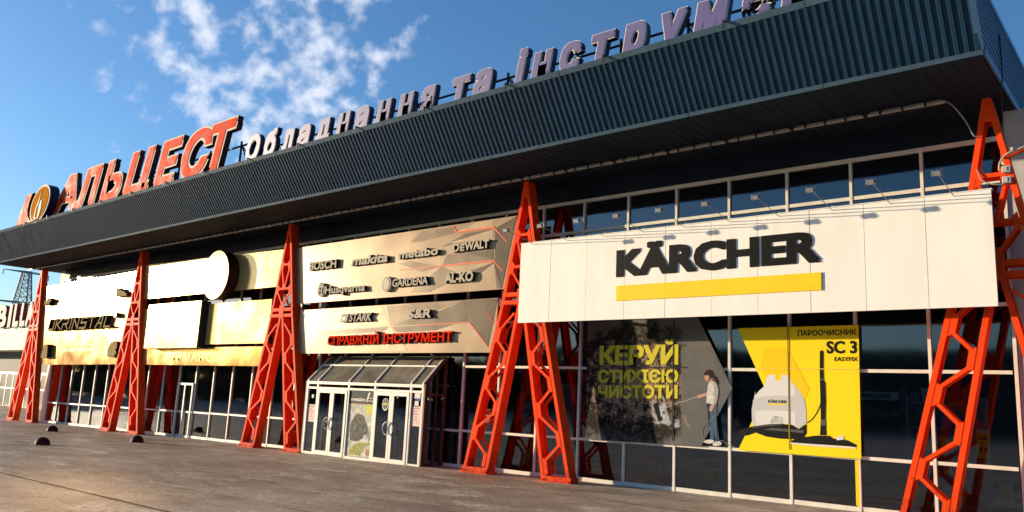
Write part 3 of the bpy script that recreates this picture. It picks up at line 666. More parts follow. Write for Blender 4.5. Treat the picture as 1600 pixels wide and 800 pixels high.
wordmesh(t, LET, 'makita', -18.851, -17.235, 5.368, 5.64, YF, DL, weight=.036, shear=.18)
wordmesh(t, LET, 'metabo', -16.771, -15.215, 5.408, 5.64, YF, DL, weight=.036)
wordmesh(t, LET, 'D', -14.669, -14.426, 5.423, 5.645, YF, DL, weight=.038)
wordmesh(t, LET, 'E', -14.396, -14.245, 5.426, 5.6, YF, DL, weight=.038)
wordmesh(t, LET, 'WALT', -14.235, -13.396, 5.428, 5.651, YF, DL, weight=.038)
wordmesh(t, LET, 'Husqvarna', -20.004, -18.135, 4.59, 4.832, YF, DL, weight=.024)
bm = B(); o_ = ell(-20.236, 4.711, .19, .19, 24); prism(bm, o_, YF+.02, YF+DL, 0)
prism(bm, [(-20.387, 4.914), (-20.347, 4.863), (-20.125, 4.863), (-20.085, 4.914), (-20.155, 4.898), (-20.175, 4.943), (-20.206, 4.901), (-20.236, 4.954), (-20.266, 4.901), (-20.296, 4.943), (-20.317, 4.898)], YF, YF+DL, 0)
text(bm, 'H', -20.326, -20.145, 4.605, 4.807, YF, .03, weight=.02); obj('emblem', bm, LET, t)
wordmesh(t, LET, 'GARDENA', -16.953, -15.538, 4.63, 4.853, YF, DL, weight=.026)
bm = B(); prism(bm, ell(-17.205, 4.732, .20, .22, 10), YF, YF+DL, 0); prism(bm, ell(-17.205, 4.732, .135, .15, 20), YF-.008, YF-.001, 1); obj('emblem', bm, [GREYLET, mat('warm grey disc', (.30, .26, .21), .5)], t)
wordmesh(t, LET, 'AL-KO', -14.892, -13.881, 4.615, 4.872, YF, DL, weight=.038)
t = board('panel_sign', 'lower beige board with a red slogan under two grey brand names', -21.317, -13.083, 2.812, 4.156, 14.75,
          ['l_mid2','l_lite1','l_dark4','l_mid1','l_dark2','l_dark3','l_lite2','l_dark1'], ['l_or1','l_or2','l_or3'])
wordmesh(t, LET, 'STARK', -18.74, -17.73, 3.711, 3.953, YF, DL, weight=.030, shear=.22)
bm = B(); prism(bm, [(-19.145, 3.711), (-18.842, 3.711), (-18.771, 3.953), (-19.074, 3.953)], YF, YF+DL, 0)
prism(bm, [(-19.054, 3.761), (-18.912, 3.761), (-18.882, 3.862), (-19.024, 3.862)], YF-.006, YF-.001, 1); obj('emblem', bm, [GREYLET, mat('pale emblem inlay', (.55, .50, .40), .5)], t)
wordmesh(t, LET, 'S&R', -16.215, -15.336, 3.731, 3.964, YF, DL, weight=.038, shear=.1)
for w_, a_, b_ in (('СПРАВЖНІЙ', -19.66, -17.357), ('ІНСТРУМЕНТ', -17.197, -14.507)):
    bm = B(); text(bm, w_, a_, b_, 3.044+.009*(a_+19.66), 3.297+.009*(a_+19.66), YF, DL, weight=.028, zx=.009); obj('lettering', bm, [REDLET, REDSIDE], t)

# long cream banner with the round disc
t = thing('panel_sign', 'blank cream banner under the canopy with a large round disc on it', 'sign', (-27, 14.75, 5.004))
bm = B(); sheet(bm, -32.4, -22.2, 5.004, 6.40, 4.983, 6.20, 14.75, 14.80, CF[3], CF[2]); obj('panel', bm, BANNERWHITE, t)
bm = B(); prism(bm, ell(-25.893, 5.519, .82, .85, 48), 14.346, 14.74); rr_ = obj('round_box', bm, mat('dark maroon disc side', (.03, .009, .008), .5), t)
bm = B(); prism(bm, ell(-25.893, 5.519, .825, .855, 48), 14.32, 14.345); obj('disc_face', bm, BANNERWHITE, rr_)
# blank light boxes under it
def blank(label, x0, x1, z0, z1, y, yb, m):
    t = thing('panel_sign', label, 'sign', ((x0+x1)/2, y, z0))
    bm = B(); box(bm, x0, x1, y, y+.03, z0, z1, bevel=.004); obj('face', bm, m, t)
    bm = B(); box(bm, x0+.004, x1-.004, y+.031, yb, z0+.004, z1-.004); obj('box_side', bm, mat('dark box side', (.03, .026, .03), .5), t)
blank('smaller blank cream box sign, left under the round disc and furthest forward', -30.712, -26.772, 3.004, 4.671, 14.396, 14.771, BOXCREAM)
blank('blank cream panel peeping out behind the left edge of the box sign', -31.773, -30.864, 3.035, 4.579, 14.75, 14.811, BOXCREAM)
blank('blank cream box sign right under the round disc, beside the third lattice frame', -26.692, -22.782, 3.135, 4.57, 14.649, 14.811, BOXCREAM)
t = thing('panel_sign', 'low gold strip with faded peeled letters above the dark windows', 'sign', (-27, 14.75, 2.408))
bm = B(); sheet(bm, -31.419, -22.5, 2.408, 3.044, 2.408, 3.044, 14.75, 14.80, CF[3], CF[2]); obj('panel', bm, GOLD, t)
bm = B()
for ch, x in (('Я', -29.046), ('Р', -28.54), ('М', -28.035), ('А', -27.5), ('Р', -26.975), ('О', -26.469), ('К', -25.964)): text(bm, ch, x-.2, x+.2, 2.539, 2.862, 14.746, .003, weight=.02)
obj('lettering', bm, [mat('letter ghosts', (.74, .50, .20), .15, metal=.6, spec=.15), GOLD], t)
# gold panel at the far left
t = thing('panel_sign', 'tall gold panel with angular dark-edged lettering at the far left', 'sign', (-37.683, 14.75, 2.357))
bm = B(); sheet(bm, -42.6, -32.3, 2.337, 6.096, 2.408, 6.207, 14.75, 14.80, CF[4], CF[3]); obj('panel', bm, GOLD, t)
bm = B(); box(bm, -41.0, -34.2, 14.801, 14.88, 2.45, 5.95); obj('backing_frame', bm, DARK, t)
ULET = [mat('gold letter face', (.36, .28, .15), .7, spec=0), LETSIDE]
GL = {'U': [[(0, 1), (0, .12), (.12, 0), (.8, 0), (.9, .1), (.9, 1)]], 'K': [[(0, 0), (0, 1)], [(.9, 1), (.2, .5), (.95, 0)]], 'R': [[(0, 0), (0, .5), (.7, .5), (.85, .65), (.85, 1), (0, 1)], [(.45, .45), (.95, 0)]],
      'I': [[(.1, 0), (.1, 1)]], 'N': [[(0, 0), (0, 1), (.85, 0), (.85, 1)]], 'S': [[(.95, 1), (.05, 1), (.05, .52), (.9, .52), (.9, 0), (-.05, 0)]], 'T': [[(0, 1), (.95, 1)], [(.48, 1), (.48, 0)]],
      'A': [[(0, 0), (.5, 1), (.85, 1), (.85, 0)], [(.25, .38), (.85, .38)]], 'L': [[(.05, 1), (.05, 0), (.9, 0)]]}
bm = B(); x = -40.765
for ch in 'UKRINSTAL':
    adv = .33 if ch == 'I' else .80
    for pl in GL[ch]:
        q = [(x + u*.62 + (v-.5)*.14, 3.953 + v*.44) for u, v in pl]
        for k, (a, b) in enumerate(zip(q, q[1:])):
            d = Vector((b[0]-a[0], b[1]-a[1])).normalized()*.045
            beam(bm, (a[0]-d.x, a[1]-d.y), (b[0]+d.x, b[1]+d.y), .075, 14.548 - .0007*k, 14.749, 0)
    x += adv
for f in bm.faces:
    f.normal_update(); f.material_index = 0 if f.normal.y < -.9 else 1
obj('lettering', bm, ULET, t)
bm = B(); text(bm, 'МЕТАЛЕВІ • ПЛИТКИ', -39.501, -36.37, 2.943, 3.075, 14.745, .004, weight=.01); obj('lettering', bm, [mat('pale small letters', (.80, .66, .36), .5), GOLD], t)
for k in ('ukr1', 'ukr2', 'ukr3', 'ukr4'):
    bm = B(); prism(bm, P[k], 14.548, 14.749)
    for f in bm.faces: f.normal_update(); f.material_index = 0 if f.normal.y < -.9 else 1
    obj('relief_emblem', bm, ULET, t)
bm = B(); prism(bm, ell(-33.965, 4.408, .13, .12, 14), 14.568, 14.749, 1); obj('round_mark', bm, ULET, t)

# ------------------------------------------------------------------ roof signs
YR = 12.25  # roof sign coordinates scaled about the camera to this depth, some adjusted after
t = thing('roof_sign', 'row of big weathered red slanting letters standing on the canopy roof', 'roof sign', (-28, YR+.2, ZT))
bm = B()
tops = [-34.854, -32.701, -30.548, -28.293, -26.243, -24.193, -22.347]
for x in tops:
    box(bm, x-.025, x+.025, YR+.46, YR+.51, ZT-.02, 9.288); rod(bm, (x, YR+.49, 9.185), (x+.02, YR+1.5, ZT-.02), .022); rod(bm, (x, YR+.49, 9.185), (x+.75, YR+.5, ZT), .02)
box(bm, -35.265, -21.938, YR+.511, YR+.55, 8.519, 8.57); box(bm, -35.265, -21.938, YR+.511, YR+.55, 9.134, 9.185)
obj('support_frame', bm, DARK, t)
def roof_letter(ch, x0, x1, z0, z1, d, shear, faces, sides, w=.045, inset=.030, y=YR):
    bm = B(); text(bm, ch, x0, x1, z0, z1, y, d, weight=w, shear=shear, mi_face=0, mi_side=1); o = obj('letter', bm, [OUTLINE, sides], t)
    m = inset*(z1-z0)/.75
    bm = B(); text(bm, ch, x0+m, x1-m, z0+m*.9, z1-m*.9, y-.012, .011, weight=w-inset, shear=shear, mi_face=0, mi_side=0); obj('letter_face', bm, faces, o)
for ch, a, b in (('А', -36.00, -33.43), ('Л', -33.64, -31.28), ('Ь', -31.28, -29.46), ('Ц', -29.35, -27.10), ('Е', -26.99, -25.17), ('С', -25.17, -23.24), ('Т', -23.45, -21.85)):
    roof_letter(ch, a, b, 8.24, 9.84, .19, .24, [ROOFRED], MAROON, w=.072, inset=.034)
pl = [(-39.95, 8.24), (-39.05, 9.68), (-38.35, 9.68), (-38.62, 9.3), (-38.68, 8.95), (-38.55, 8.65), (-38.2, 8.4), (-37.6, 8.24)]
bm = B(); prism(bm, pl, YR, YR+.19); 
for f in bm.faces: f.normal_update(); f.material_index = 0 if f.normal.y < -.9 else 1
o = obj('letter', bm, [OUTLINE, MAROON], t)
c_ = Vector((-38.95, 8.9)); bm = B(); prism(bm, [(c_.x + (x-c_.x)*.93 + 0, c_.y + (z-c_.y)*.95) for x, z in pl], YR-.012, YR-.001); obj('letter_face', bm, ROOFRED, o)
t = thing('roof_sign', 'slanting oval amber emblem disc with a pale ring on the canopy roof', 'roof sign', (-36.802, YR, ZT))
bm = B(); prism(bm, ell(-36.35, 8.86, .98, .80, 40, shear=.25), YR-.33, YR+.05)
for f in bm.faces: f.normal_update(); f.material_index = 0 if f.normal.y < -.9 else 1
db = obj('disc', bm, [OUTLINE, LILACSIDE], t)
bm = B(); prism(bm, ell(-36.35, 8.86, .86, .70, 40, shear=.25), YR-.345, YR-.331); obj('disc_face', bm, AMBER, db)
bm = B(); cx, cz = -36.42, 8.86
prism(bm, [(cx-.05, cz+.05), (cx+.05, cz+.05), (cx+.17, cz+.58)], YR-.365, YR-.346)
prism(bm, [(cx-.42+.0, cz-.60+.1), (cx-.30, cz-.60+.05), (cx-.22, cz-.15), (cx-.08, cz+.08), (cx+.02, cz+.1), (cx+.0, cz-.05), (cx-.1, cz-.1), (cx-.16, cz-.35), (cx-.15, cz-.58), (cx+.08, cz-.60), (cx+.1, cz-.1), (cx+.22, cz+.12), (cx+.36, cz+.1), (cx+.35, cz-.3), (cx+.2, cz-.62), (cx-.2, cz-.66)], YR-.3661, YR-.3462)
obj('emblem', bm, WHITELET, db)
bm = B(); rod(bm, (-36.289, YR+.15, 9.082), (-35.47, YR+.9, ZT), .03); rod(bm, (-36.392, YR+.15, 8.672), (-36.085, YR+.9, ZT), .03); obj('brace', bm, DARK, t)
t = thing('roof_sign', 'row of smaller violet letters running along the canopy roof to the right', 'roof sign', (-12, YR+.2, ZT))
bm = B()
x = -21.425
while x < -2.255:
    box(bm, x-.022, x+.022, YR+.26, YR+.30, ZT-.02, 8.795); rod(bm, (x, YR+.28, 8.672), (x+.02, YR+1.2, ZT-.02), .018); rod(bm, (x, YR+.28, 8.723), (x+.55, YR+.28, ZT), .016); x += 1.47
box(bm, -21.425, -2.358, YR+.301, YR+.335, 8.672, 8.713)
obj('support_frame', bm, DARK, t)
for ch, a, b in (('О', -21.179, -20.482), ('б', -20.216, -19.621), ('л', -19.324, -18.77), ('а', -18.575, -18.022), ('д', -17.755, -17.161), ('н', -16.832, -16.309), ('а', -16.074, -15.551), ('н', -15.243, -14.711), ('н', -14.424, -13.901), ('я', -13.675, -13.153),
                 ('т', -12.568, -12.035), ('а', -11.901, -11.378), ('і', -10.682, -10.374), ('н', -10.231, -9.697), ('с', -9.472, -8.99), ('т', -8.693, -8.181), ('р', -7.996, -7.484), ('у', -7.196, -6.623), ('м', -6.458, -5.803), ('е', -5.526, -5.023), ('н', -4.839, -4.305), ('т', -4.151, -3.619)):
    roof_letter(ch, a-.03, b+.04, 8.25, 9.05, .14, .20, [LILAC], LILACSIDE, w=.062, inset=.018, y=YR)

# ------------------------------------------------------------------ entrance porch
PX0, PX1, PY, PE, PR = -20.38, -15.36, 14.60, 1.96, 2.72        # sides, front plane, eave, ridge
g0 = gz(-18)-.005
t = thing('entrance_porch', 'glass entrance porch with a lean-to glass roof and two double doors', 'porch', ((PX0+PX1)/2, PY, g0))
splits = [PX0+.03, -19.86, -18.42, -17.28, -15.84, PX1-.03]
bm = B()
for x in splits: box(bm, x-.035, x+.035, PY, PY+.08, g0, PE-.061)
box(bm, PX0, PX1, PY-.005, PY+.085, PE-.06, PE+.02)
for a, b in zip(splits, splits[1:]):
    box(bm, a+.036, b-.036, PY+.005, PY+.075, PE-.20, PE-.14) 
    if round(b-a, 2) < 1.3: box(bm, a+.036, b-.036, PY+.005, PY+.075, g0, g0+.07)
obj('frame', bm, CREAM, t)
bm = B()
dy, dz = GY-.08-PY, PR-PE
for x in splits:
    v = []
    for (y, z) in ((PY+.0, PE+.021), (GY-.08, PR+.021)):
        v += [bm.verts.new((x-.025, y, z)), bm.verts.new((x+.025, y, z)), bm.verts.new((x+.025, y, z+.05)), bm.verts.new((x-.025, y, z+.05))]
    for q in ((0,1,2,3), (7,6,5,4), (0,4,5,1), (1,5,6,2), (2,6,7,3), (3,7,4,0)): bm.faces.new([v[i] for i in q])
for a, b in zip(splits, splits[1:]):
    y = PY+dy*.62; z = PE+dz*.62+.03
    box(bm, a+.026, b-.026, y-.02, y+.02, z, z+.04)
obj('roof_bars', bm, CREAM, t)
bm = B(); v = [bm.verts.new(p) for p in ((PX0, PY+.01, PE+.03), (PX1, PY+.01, PE+.03), (PX1, GY-.08, PR+.03), (PX0, GY-.08, PR+.03))]; bm.faces.new(v)
obj('roof_glass', bm, ROOFGLASS, t)
for i, (a, b) in enumerate(zip(splits, splits[1:])):
    if i in (1, 3):                                       # a double door
        mid = (a+b)/2
        for s, x0, x1 in ((-1, a+.04, mid-.004), (1, mid+.004, b-.04)):
            bm = B(); z0, z1, w = g0+.012, PE-.205, .085
            box(bm, x0, x0+w, PY-.012, PY+.045, z0, z1); box(bm, x1-w, x1, PY-.012, PY+.045, z0, z1)
            box(bm, x0+w+.001, x1-w-.001, PY-.012, PY+.045, z0, z0+.12); box(bm, x0+w+.001, x1-w-.001, PY-.012, PY+.045, z1-.10, z1)
            d = obj('door', bm, CREAM, t)
            bm = B(); v = [bm.verts.new(p) for p in ((x0+w-.01, PY+.015, z0+.1), (x1-w+.01, PY+.015, z0+.1), (x1-w+.01, PY+.015, z1-.08), (x0+w-.01, PY+.015, z1-.08))]; bm.faces.new(v); obj('pane', bm, GLASS, d)
            hx = mid + s*.055
            pts = [(hx + s*.15*math.sin(math.pi*q/14), PY-.075, .80 - .16*math.cos(math.pi*q/14)) for q in range(15)]
            bm = B(); tube(bm, pts, .017, 8); rod(bm, (hx, PY-.075, .645), (hx, PY-.01, .645), .014); rod(bm, (hx, PY-.075, .955), (hx, PY-.01, .955), .014)
            obj('handle', bm, CHROME, d)
    else:
        bm = B(); v = [bm.verts.new(p) for p in ((a+.03, PY+.04, g0+.05), (b-.03, PY+.04, g0+.05), (b-.03, PY+.04, PE-.15), (a+.03, PY+.04, PE-.15))]; bm.faces.new(v); obj('side_light', bm, GLASS, t)
for X in (PX0-.03, PX1+.03):                              # returns left and right in dark bronze frames
    w = .03; bm = B()
    box(bm, X-w, X+w, PY+.001, PY+.10, g0, PE+.0)
    box(bm, X-w, X+w, GY-.17, GY-.072, g0, PR+.02); box(bm, X-w, X+w, PY+.101, GY-.171, g0, g0+.06)
    box(bm, X-w+.004, X+w-.004, PY+.101, GY-.171, 1.70, 1.76); box(bm, X-w+.006, X+w-.006, PY+.42, PY+.46, g0+.061, 2.30)
    v = []
    for (y, z) in ((PY+.0, PE-.05), (GY-.08, PR-.05)): v += [bm.verts.new((X-w-.004, y, z)), bm.verts.new((X+w+.004, y, z)), bm.verts.new((X+w+.004, y, z+.075)), bm.verts.new((X-w-.004, y, z+.075))]
    for q in ((0,1,2,3), (7,6,5,4), (0,4,5,1), (1,5,6,2), (2,6,7,3), (3,7,4,0)): bm.faces.new([v[i] for i in q])
    obj('return_frame', bm, PORCHRED, t)
for X in (PX0-.03, PX1+.03):
    bm = B(); v = [bm.verts.new(p) for p in ((X, PY+.05, g0+.03), (X, GY-.1, g0+.03), (X, GY-.1, PR-.03), (X, PY+.05, PE-.03))]; bm.faces.new(v); obj('return_glass', bm, GLASS, t)
# things stuck on the porch
def flat(name, pts, y, m, parent, th=.002):
    bm = B(); prism(bm, pts, y-th, y); return obj(name, bm, m, parent)
def rect(x0, x1, z0, z1): return [(x0, z0), (x1, z0), (x1, z1), (x0, z1)]
def M(name, c, r=.5, n=0, s=5): return mat(name, c, max(r, .6), noise=n, nscale=s, spec=.08)
t = thing('poster', 'photographic poster of a worker in a jacket and yellow helmet between the two porch doors', 'poster', (-17.85, PY, g0+.1))
a, b = splits[2]+.045, splits[3]-.045
flat('sheet', rect(a, b, g0+.08, PE-.205), PY+.038, M('poster grey', (.52, .52, .43), .4, .45, 6), t)
flat('header', rect(a, b, 1.40, PE-.206), PY+.0355, M('poster header', (.045, .05, .045), .4), t)
flat('stripe', rect(a, b, 1.36, 1.40), PY+.0354, M('poster stripe', (.45, .33, .18), .4), t)
for w_, a0, a1, c0, c1, wt in (('metabo', -18.30, -17.70, 1.47, 1.57, .03), ('Power', -17.56, -17.36, 1.545, 1.59, .012), ('Partner', -17.56, -17.32, 1.47, 1.515, .012)):
    bm = B(); text(bm, w_, a0, a1, c0, c1, PY+.030, .003, weight=wt); obj('lettering', bm, [WHITELET, WHITELET], t)
flat('slash', [(-17.66, 1.46), (-17.61, 1.46), (-17.50, 1.70), (-17.53, 1.73), (-17.57, 1.70)], PY+.033, WHITELET, t)
for nm, k, m in (('grass', 'm_grass', M('poster grass', (.34, .34, .10), .4, .5, 14)), ('jacket', 'm_jack', M('poster jacket', (.10, .10, .085), .4, .8, 12)), ('helmet', 'm_helm', M('poster helmet', (.58, .56, .08), .4)), ('grinder', 'm_grind', M('poster tool', (.24, .24, .22), .4, .3, 20)), ('saw', 'm_saw', M('poster saw', (.36, .20, .10), .4, .3, 20))):
    flat('printed_' + nm, [(min(max(x, a+.01), b-.01), z) for x, z in P[k]], PY+.0352, m, t)
bm = B()
for q in range(5): beam(bm, (a+.02, 1.30-.12*q), (a+.45-.03*q, .95-.10*q), .02, PY+.0338, PY+.0345)
obj('printed_beams', bm, M('poster beams', (.50, .50, .44), .4), t)
PINK = mat('pink notice paper', (.72, .53, .47), .7, noise=.05, nscale=15)
def notice(label, x0, x1, z0, z1):
    t = thing('notice', label, 'notice', ((x0+x1)/2, PY+.03, z0))
    flat('sheet', rect(x0, x1, z0, z1), PY+.036, PINK, t)
    bm = B(); w = x1-x0; h = z1-z0
    for q, (c0, c1) in enumerate(((.15, .85), (.2, .6), (.2, .8), (.35, .65), (.3, .7), (.6, .85))):
        z = z1 - h*(.10+.14*q); box(bm, x0+w*c0, x0+w*c1, PY+.031, PY+.0335, z-.022, z)
    obj('printed_lines', bm, M('notice ink', (.42, .16, .14), .7), t)
notice('pink opening-hours notice on the narrow pane left of the left porch doors', -20.27, -19.95, .80, 1.30)
notice('pink opening-hours notice on the narrow pane right of the right porch doors', -15.77, -15.47, .91, 1.42)
for lab, x0, x1, z0, z1, m in (('small white card high on the left narrow porch pane', -20.16, -20.06, 1.49, 1.59, WHITELET), ('white card above a blue strip on the right narrow porch pane', -15.72, -15.50, 1.62, 1.80, PAPER)):
    t = thing('card', lab, 'card', (x0, PY, z0)); flat('sheet', rect(x0, x1, z0, z1), PY+.036, m, t)
    if x0 > -16:
        flat('blue_strip', rect(x0+.03, x1, z0-.06, z0-.01), PY+.036, M('card blue', (.05, .09, .30), .5), t); flat('lower_sheet', rect(x0+.02, x1-.05, z0-.22, z0-.07), PY+.036, PAPER, t)
t = thing('sticker', 'round green and white sticker on the left leaf of the right porch door', 'sticker', (-16.85, PY, 1.25))
flat('disc', ell(-16.82, 1.42, .13, .165, 28), PY+.012, WHITELET, t); flat('printed_field', ell(-16.82, 1.43, .11, .14, 28), PY+.0095, M('sticker green', (.12, .17, .10), .5, .5, 12), t)
flat('printed_band', rect(-16.90, -16.74, 1.40, 1.46), PY+.007, M('sticker yellow', (.55, .50, .12), .5), t)
t = thing('paper_sheet', 'white papers taped inside the right leaf of the right porch door', 'paper', (-16.3, PY, .9)); flat('sheet', rect(-16.38, -16.22, 1.02, 1.33), PY+.06, PAPER, t); flat('sheet', rect(-16.36, -16.15, .78, 1.0), PY+.06, PAPER, t)
t = thing('paper_sheet', 'faint paper taped inside the right leaf of the left porch door', 'paper', (-18.9, PY, 1.1)); flat('sheet', rect(-18.90, -18.76, 1.12, 1.40), PY+.06, M('grey paper', (.30, .29, .28), .7), t)
t = thing('warning_sign', 'small red and white prohibition plate on the glass behind a lattice leg', 'sign', (-13.84, GY, 1.1))
flat('plate', rect(-13.98, -13.70, 1.10, 1.44), GY-.075, WHITELET, t); flat('red_band', rect(-13.97, -13.71, 1.30, 1.43), GY-.078, REDLET, t); flat('red_mark', ell(-13.84, 1.20, .07, .07, 20), GY-.078, REDLET, t); flat('bar', rect(-13.89, -13.79, 1.19, 1.21), GY-.0805, WHITELET, t)

# ------------------------------------------------------------------ window posters
YP = 15.36
def poster_bg():
    m = bpy.data.materials.new('printed dark splatter'); m.use_nodes = True; t = m.node_tree; b = t.nodes['Principled BSDF']; b.inputs['Roughness'].default_value = .6; b.inputs['Specular IOR Level'].default_value = .08
    n_ = t.nodes.new; l_ = t.links.new; g = n_('ShaderNodeTexCoord')
    def nz(s, d=8, r=.7):
        n = n_('ShaderNodeTexNoise'); n.inputs['Scale'].default_value = s; n.inputs['Detail'].default_value = d; n.inputs['Roughness'].default_value = r; l_(g.outputs['Object'], n.inputs['Vector']); return n.outputs[0]
    def rg(v, a, c):
        r = n_('ShaderNodeMapRange'); r.interpolation_type = 'SMOOTHSTEP'; r.inputs['From Min'].default_value = a; r.inputs['From Max'].default_value = c; l_(v, r.inputs['Value']); return r.outputs[0]
    def mx(f, A, Bc):
        x = n_('ShaderNodeMix'); x.data_type = 'RGBA'; l_(f, x.inputs['Factor'])
        for k, v in (('A', A), ('B', Bc)):
            if isinstance(v, tuple): x.inputs[k].default_value = (*v, 1)
            else: l_(v, x.inputs[k])
        return x.outputs['Result']
    def op(o, a, b):
        n = n_('ShaderNodeMath'); n.operation = o
        for i, v in enumerate((a, b)):
            if hasattr(v, 'links'): l_(v, n.inputs[i])
            else: n.inputs[i].default_value = v
        return n.outputs[0]
    s = n_('ShaderNodeSeparateXYZ'); l_(g.outputs['Object'], s.inputs[0])
    r = op('POWER', op('ADD', op('POWER', op('ABSOLUTE', op('DIVIDE', s.outputs[0], 1.55), 0), 2.0), op('POWER', op('ABSOLUTE', op('DIVIDE', op('SUBTRACT', s.outputs[2], 1.22), 1.05), 0), 2.0)), .5)
    f = op('SUBTRACT', 1.15, r)                                   # splatter dense in the middle of the sheet
    blk = rg(op('ADD', f, op('MULTIPLY', op('SUBTRACT', nz(2.2), .5), 1.6)), -.25, .10)
    c = mx(blk, (.14, .135, .125), (.010, .009, .008))
    br = op('MULTIPLY', rg(op('ADD', nz(4.5, 12, .8), op('MULTIPLY', f, .08)), .50, .60), rg(op('ADD', f, op('MULTIPLY', nz(1.6), .8)), .35, .85))
    c = mx(br, c, (.22, .135, .085)); c = mx(op('MULTIPLY', br, rg(nz(13, 5), .50, .64)), c, (.50, .38, .28))
    l_(c, b.inputs['Base Color']); return m
t = thing('window_poster', 'dark arrow-shaped window poster with yellow-green words and a woman holding a spray lance', 'poster', (-9.6, YP, .95))
bm = B(); prism(bm, P['d_bg'], YP, YP+.004); obj('sheet', bm, poster_bg(), t)
sole = [(-8.30, 3.05)] + P['d_sole'][:3] + [(-8.30, 1.0)]
flat('grey_field', [P['d_sole'][0], P['d_sole'][1], P['d_sole'][2], P['d_sole'][3], P['d_sole'][4]], YP-.001, M('printed grey', (.125, .122, .115), .5, .12, 3), t, .002)
OLIVE = M('printed yellow green', (.58, .50, .035), .5)
for (k, w) in (('d_t1', 'КЕРУЙ'), ('d_t2', 'СТИХІЄЮ'), ('d_t3', 'ЧИСТОТИ')):
    q = P[k]; bm = B(); text(bm, w, q[0][0], q[1][0], q[0][1], q[2][1], YP-.009, .003, weight=.045, space=.97, zx=(q[1][1]-q[0][1])/(q[1][0]-q[0][0]), mi_side=0); obj('lettering', bm, OLIVE, t)
def spl_mat():
    m = mat('printed spray', (.45, .46, .47), .5); tt = m.node_tree; b = tt.nodes['Principled BSDF']
    g = tt.nodes.new('ShaderNodeTexCoord'); n = tt.nodes.new('ShaderNodeTexNoise'); n.inputs['Scale'].default_value = 5; n.inputs['Detail'].default_value = 6; tt.links.new(g.outputs['Object'], n.inputs['Vector'])
    r = tt.nodes.new('ShaderNodeMapRange'); r.inputs['From Min'].default_value = .42; r.inputs['From Max'].default_value = .62; tt.links.new(n.outputs[0], r.inputs['Value']); tt.links.new(r.outputs[0], b.inputs['Alpha']); return m
flat('printed_spray', P['w_spl'], YP-.0035, spl_mat(), t, .001)
flat('printed_debris', P['w_deb1'], YP-.0035, M('printed wood', (.28, .20, .13), .5, .5, 30), t, .002)
SKIN = M('printed skin', (.52, .28, .19), .5); WOOL = M('printed sweater', (.60, .57, .51), .5, .35, 26); DEN = M('printed denim', (.07, .115, .17), .5, .45, 25); HAIR = M('printed hair', (.03, .018, .014), .5)
bm = B()
for i, (k, mi) in enumerate((('w_neck', 0), ('w_jl', 2), ('w_jr', 2), ('w_arm1', 0), ('w_arm2', 0), ('w_swt', 1), ('w_face', 0), ('w_hair', 3), ('w_shl', 1), ('w_shr', 1))): prism(bm, P[k], YP-.006-.0006*i, YP-.0045, mi)
def between(k, fr, to): # a strip of a printed shape, for folds and shadow sides
    pts = P[k]; x0 = min(p[0] for p in pts); x1 = max(p[0] for p in pts); a_, b_ = x0 + (x1-x0)*fr, x0 + (x1-x0)*to
    return [(min(max(x, a_), b_), z) for x, z in pts]
def dedupe(pts):
    o = []
    for p in pts:
        if not o or (Vector(p)-Vector(o[-1])).length > .002: o.append(p)
    return o
obj('printed_woman', bm, [SKIN, WOOL, DEN, HAIR], t)
bm = B()
for i, (k, a_, b_, mi) in enumerate((('w_swt', .62, 1, 0), ('w_jl', .0, .3, 1), ('w_jr', .62, 1, 1), ('w_face', .6, 1, 2))): prism(bm, dedupe(between(k, a_, b_)), YP-.0136-.0005*i, YP-.0128, mi)
obj('printed_folds', bm, [M('printed sweater shade', (.36, .34, .31), .5, .3, 30), M('printed denim shade', (.035, .055, .09), .5, .4, 30), M('printed skin shade', (.36, .18, .12), .5)], t)
bm = B(); prism(bm, P['w_lance'], YP-.0072, YP-.0046); prism(bm, P['w_lance2'], YP-.0071, YP-.0046); tube(bm, curve_pts([(x, YP-.006, z) for x, z in P['w_hose']], 5), .005, 5); obj('printed_lance', bm, M('printed lance', (.30, .29, .27), .5), t)
bm = B(); prism(bm, P['w_brush'], YP-.0075, YP-.0046, 0); prism(bm, P['w_brush2'], YP-.0078, YP-.0046, 1); obj('printed_brush', bm, [M('printed black', (.008, .008, .009), .5), M('printed pale', (.40, .42, .44), .5)], t)
for x_ in (XR-6*PITCH, XR-5*PITCH): flat('film_seam', rect(x_-.014, x_+.014, 1.0, 3.52), YP-.0125, M('seam dark', (.03, .03, .028), .6), t, .0008)
flat('film_seam', rect(-10.85, -8.20, 2.515, 2.535), YP-.0125, M('seam dark', (.03, .03, .028), .6), t, .0008)
t = thing('window_poster', 'bright yellow window poster showing a white steam cleaner and a floor mop', 'poster', (-6.0, YP, .95))
bm = B(); prism(bm, P['y_bg'], YP, YP+.004); obj('sheet', bm, M('printed yellow', (.86, .66, .015), .5, .03), t)
flat('amber_arrow', P['y_amber'], YP-.001, M('printed amber', (.88, .56, .012), .5), t)
PW = M('printed white', (.66, .66, .64), .5, .06, 3); PB = M('printed black', (.012, .012, .012), .5, .3, 12)
bm = B(); prism(bm, P['y_body'], YP-.004, YP-.003, 0); prism(bm, P['y_band'], YP-.0046, YP-.0041, 1); prism(bm, P['y_base'], YP-.0053, YP-.0042, 2); prism(bm, P['y_knob'], YP-.0060, YP-.0054, 3)
prism(bm, dedupe(between('y_body', .80, 1)), YP-.0041-.0002, YP-.00405, 1); prism(bm, dedupe(between('y_body', 0, .07)), YP-.0041-.0002, YP-.00405, 1)
kx = [p[0] for p in P['y_base']]; kz = [p[1] for p in P['y_base']]
prism(bm, [(min(kx)+.10, max(kz)-.10), (max(kx)-.05, max(kz)-.12), (max(kx)-.06, max(kz)-.17), (min(kx)+.14, max(kz)-.15)], YP-.0061, YP-.0056, 4)
